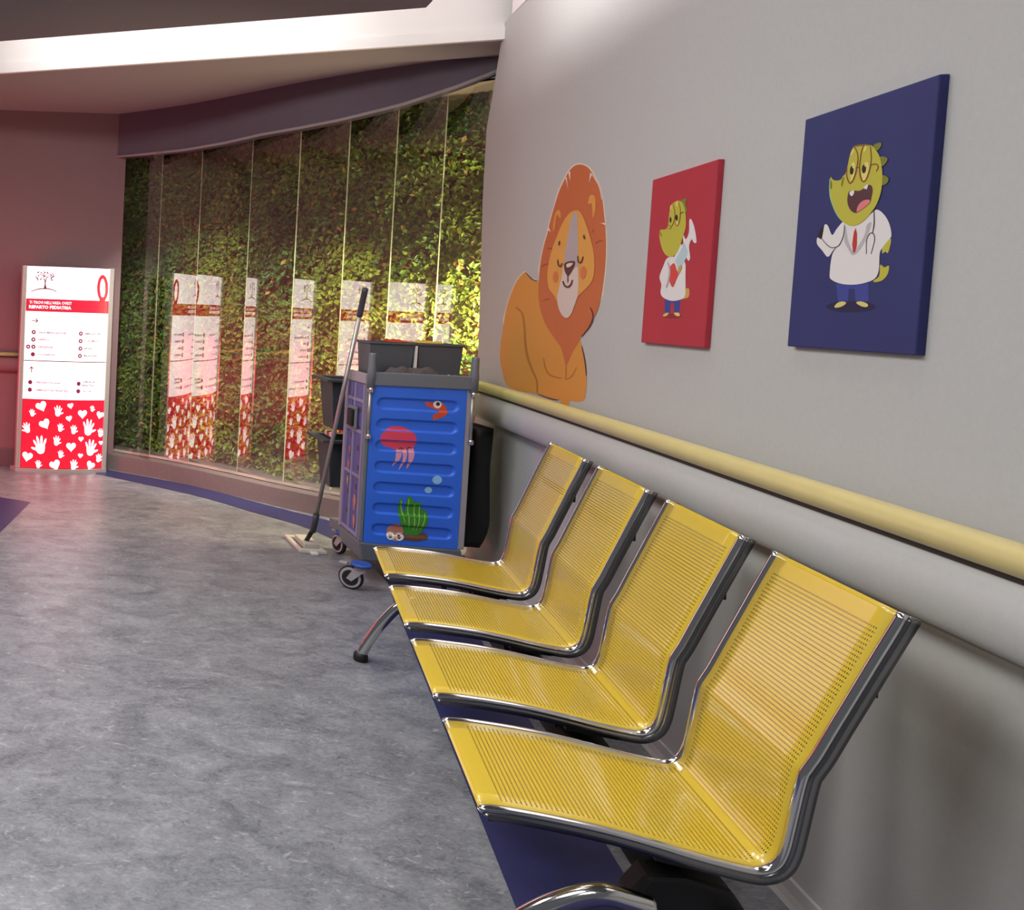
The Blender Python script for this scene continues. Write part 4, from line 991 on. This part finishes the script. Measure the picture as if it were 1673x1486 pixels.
# ------------------------------------------------------------------ lion decal
lion = thing('lion_decal', 'orange sitting lion sticker with brown mane on the grey wall above the rail', 'wall sticker', PW(4.6, WALL, 1.15))
def lion_to3(p, l):
    x, y = 790+p[0]*.29607, 240+p[1]*.29607
    P = at_plane(x, y, NW*WALL, NW)
    for _ in range(4):
        wd = WALL+Wcurve(P.dot(DW)); P = at_plane(x, y, NW*wd, NW)
    return P-NW*(l+.0003)
class DrapedArt(Art):
    def poly(s, name, polys, material, drape=None, parent=None): return Art.poly(s, name, polys, material, 40, parent)
LA = DrapedArt(lion, lion_to3, .0003)
LA.poly('outline_edge', [S([(538, 90), (498, 98), (464, 135), (440, 180), (412, 240), (388, 320), (368, 390), (355, 440), (349, 472), (329, 540), (312, 620), (302, 700), (330, 800), (500, 900), (640, 860), (668, 760), (680, 650), (683, 540), (679, 440), (672, 370), (662, 280), (647, 216), (616, 155), (584, 108)]), S([(300, 745), (262, 720), (230, 684), (186, 728), (156, 790), (126, 880), (110, 980), (200, 1000), (300, 900)])], M['l_edge'])
LA.poly('body', [S([(300, 745), (265, 727), (232, 692), (190, 732), (160, 792), (130, 882), (110, 990), (95, 1090), (92, 1170), (105, 1240), (120, 1298), (145, 1325), (200, 1345), (300, 1362), (370, 1385), (420, 1394), (432, 1402), (420, 1420), (440, 1436), (470, 1434), (477, 1402), (520, 1405), (555, 1394), (568, 1340), (570, 1260), (560, 1180), (546, 1110), (535, 1060), (500, 900), (400, 800)])], M['l_body'])
LA.poly('body_line', [R_([(180, 885), (215, 920), (228, 1000), (232, 1080), (245, 1160), (270, 1230), (295, 1290), (298, 1355)], 14), R_([(333, 1165), (345, 1225), (372, 1260), (432, 1276)], 9), R_([(456, 1285), (458, 1200)], 8), R_([(462, 1282), (490, 1262), (516, 1215)], 8)], M['l_bodyline'])
LA.poly('mane', [S([(540, 97), (502, 105), (470, 140), (448, 182), (420, 242), (395, 320), (375, 390), (362, 440), (356, 472), (336, 540), (319, 620), (309, 700), (304, 780), (308, 860), (325, 930), (350, 990), (390, 1050), (425, 1100), (442, 1150), (456, 1205), (472, 1180), (492, 1130), (520, 1085), (545, 1040), (580, 1000), (604, 950), (626, 915), (646, 850), (661, 760), (673, 650), (677, 540), (673, 440), (666, 370), (656, 282), (641, 220), (611, 160), (580, 115)])], M['l_mane'])
LA.poly('mane_line', [R_([(318, 662), (340, 650), (362, 645)], 10), R_([(620, 532), (640, 520), (662, 516)], 10), R_([(600, 475), (608, 462), (612, 452)], 8), R_([(350, 560), (375, 560), (395, 570)], 8), R_([(330, 850), (350, 840), (370, 838)], 8)], M['l_maneline'])
LA.poly('mane_gap', [[(453, 165), (462, 168), (470, 236)], [(470, 140), (482, 135), (480, 190)], [(585, 196), (592, 140), (602, 150)], R_([(600, 150), (640, 215), (655, 290)], 6), [(648, 418), (680, 420), (676, 432)], [(352, 455), (362, 440), (374, 470)]], M['l_edge'])
LA.poly('dark_edge', [R_([(592, 885), (606, 920), (604, 955), (585, 995), (545, 1045)], 9), R_([(545, 1100), (562, 1180), (570, 1260)], 6), R_([(235, 692), (268, 728), (300, 740)], 6), R_([(300, 1362), (370, 1388), (415, 1396)], 6)], M['l_nose'])
LA.poly('ear', [S([(387, 466), (390, 410), (404, 356), (424, 350), (431, 388), (420, 388), (410, 372), (402, 402), (397, 445)]), S([(580, 312), (588, 275), (604, 262), (620, 280), (623, 322), (618, 365), (608, 392), (604, 345), (600, 312), (590, 312)])], M['l_ear'])
LA.poly('face', [S([(515, 349), (480, 364), (445, 410), (410, 490), (380, 570), (362, 650), (356, 720), (365, 780), (390, 815), (412, 852), (460, 890), (505, 878), (525, 826), (560, 790), (595, 752), (614, 700), (616, 610), (601, 530), (581, 460), (556, 390), (536, 358)])], M['l_face'])
LA.poly('blaze', [S([(505, 362), (487, 400), (472, 480), (458, 560), (448, 650), (455, 700), (520, 700), (526, 640), (526, 560), (523, 450), (521, 372)])], M['l_blaze'])
LA.poly('muzzle', [S([(448, 650), (438, 710), (420, 780), (411, 842), (420, 892), (440, 930), (465, 943), (490, 920), (510, 860), (525, 812), (529, 740), (524, 660), (490, 680)])], M['l_muzzle'])
LA.poly('cheek', [ellipse(402, 718, 14, 33, .05)], M['l_cheek']); LA.poly('cheek', [ellipse(555, 693, 17, 37, .05)], M['l_cheek'])
LA.poly('nose', [S([(452, 642), (480, 630), (510, 632), (506, 660), (490, 692), (472, 713), (456, 690), (450, 662)])], M['l_nose'])
LA.poly('nose_shine', [S([(464, 648), (482, 640), (500, 642), (484, 660), (466, 664)])], M['l_edge'])
LA.poly('mouth', [R_([(471, 712), (472, 748)], 6), R_([(444, 740), (454, 764), (473, 773), (489, 758), (497, 733)], 11)], M['l_nose'])
LA.poly('eye', [R_([(415, 622), (419, 648), (430, 660), (440, 640)], 8), R_([(526, 600), (530, 632), (545, 636), (557, 604)], 8), ellipse(424, 531, 4, 14, .15), ellipse(562, 497, 5, 13, -.2)], M['l_nose'])
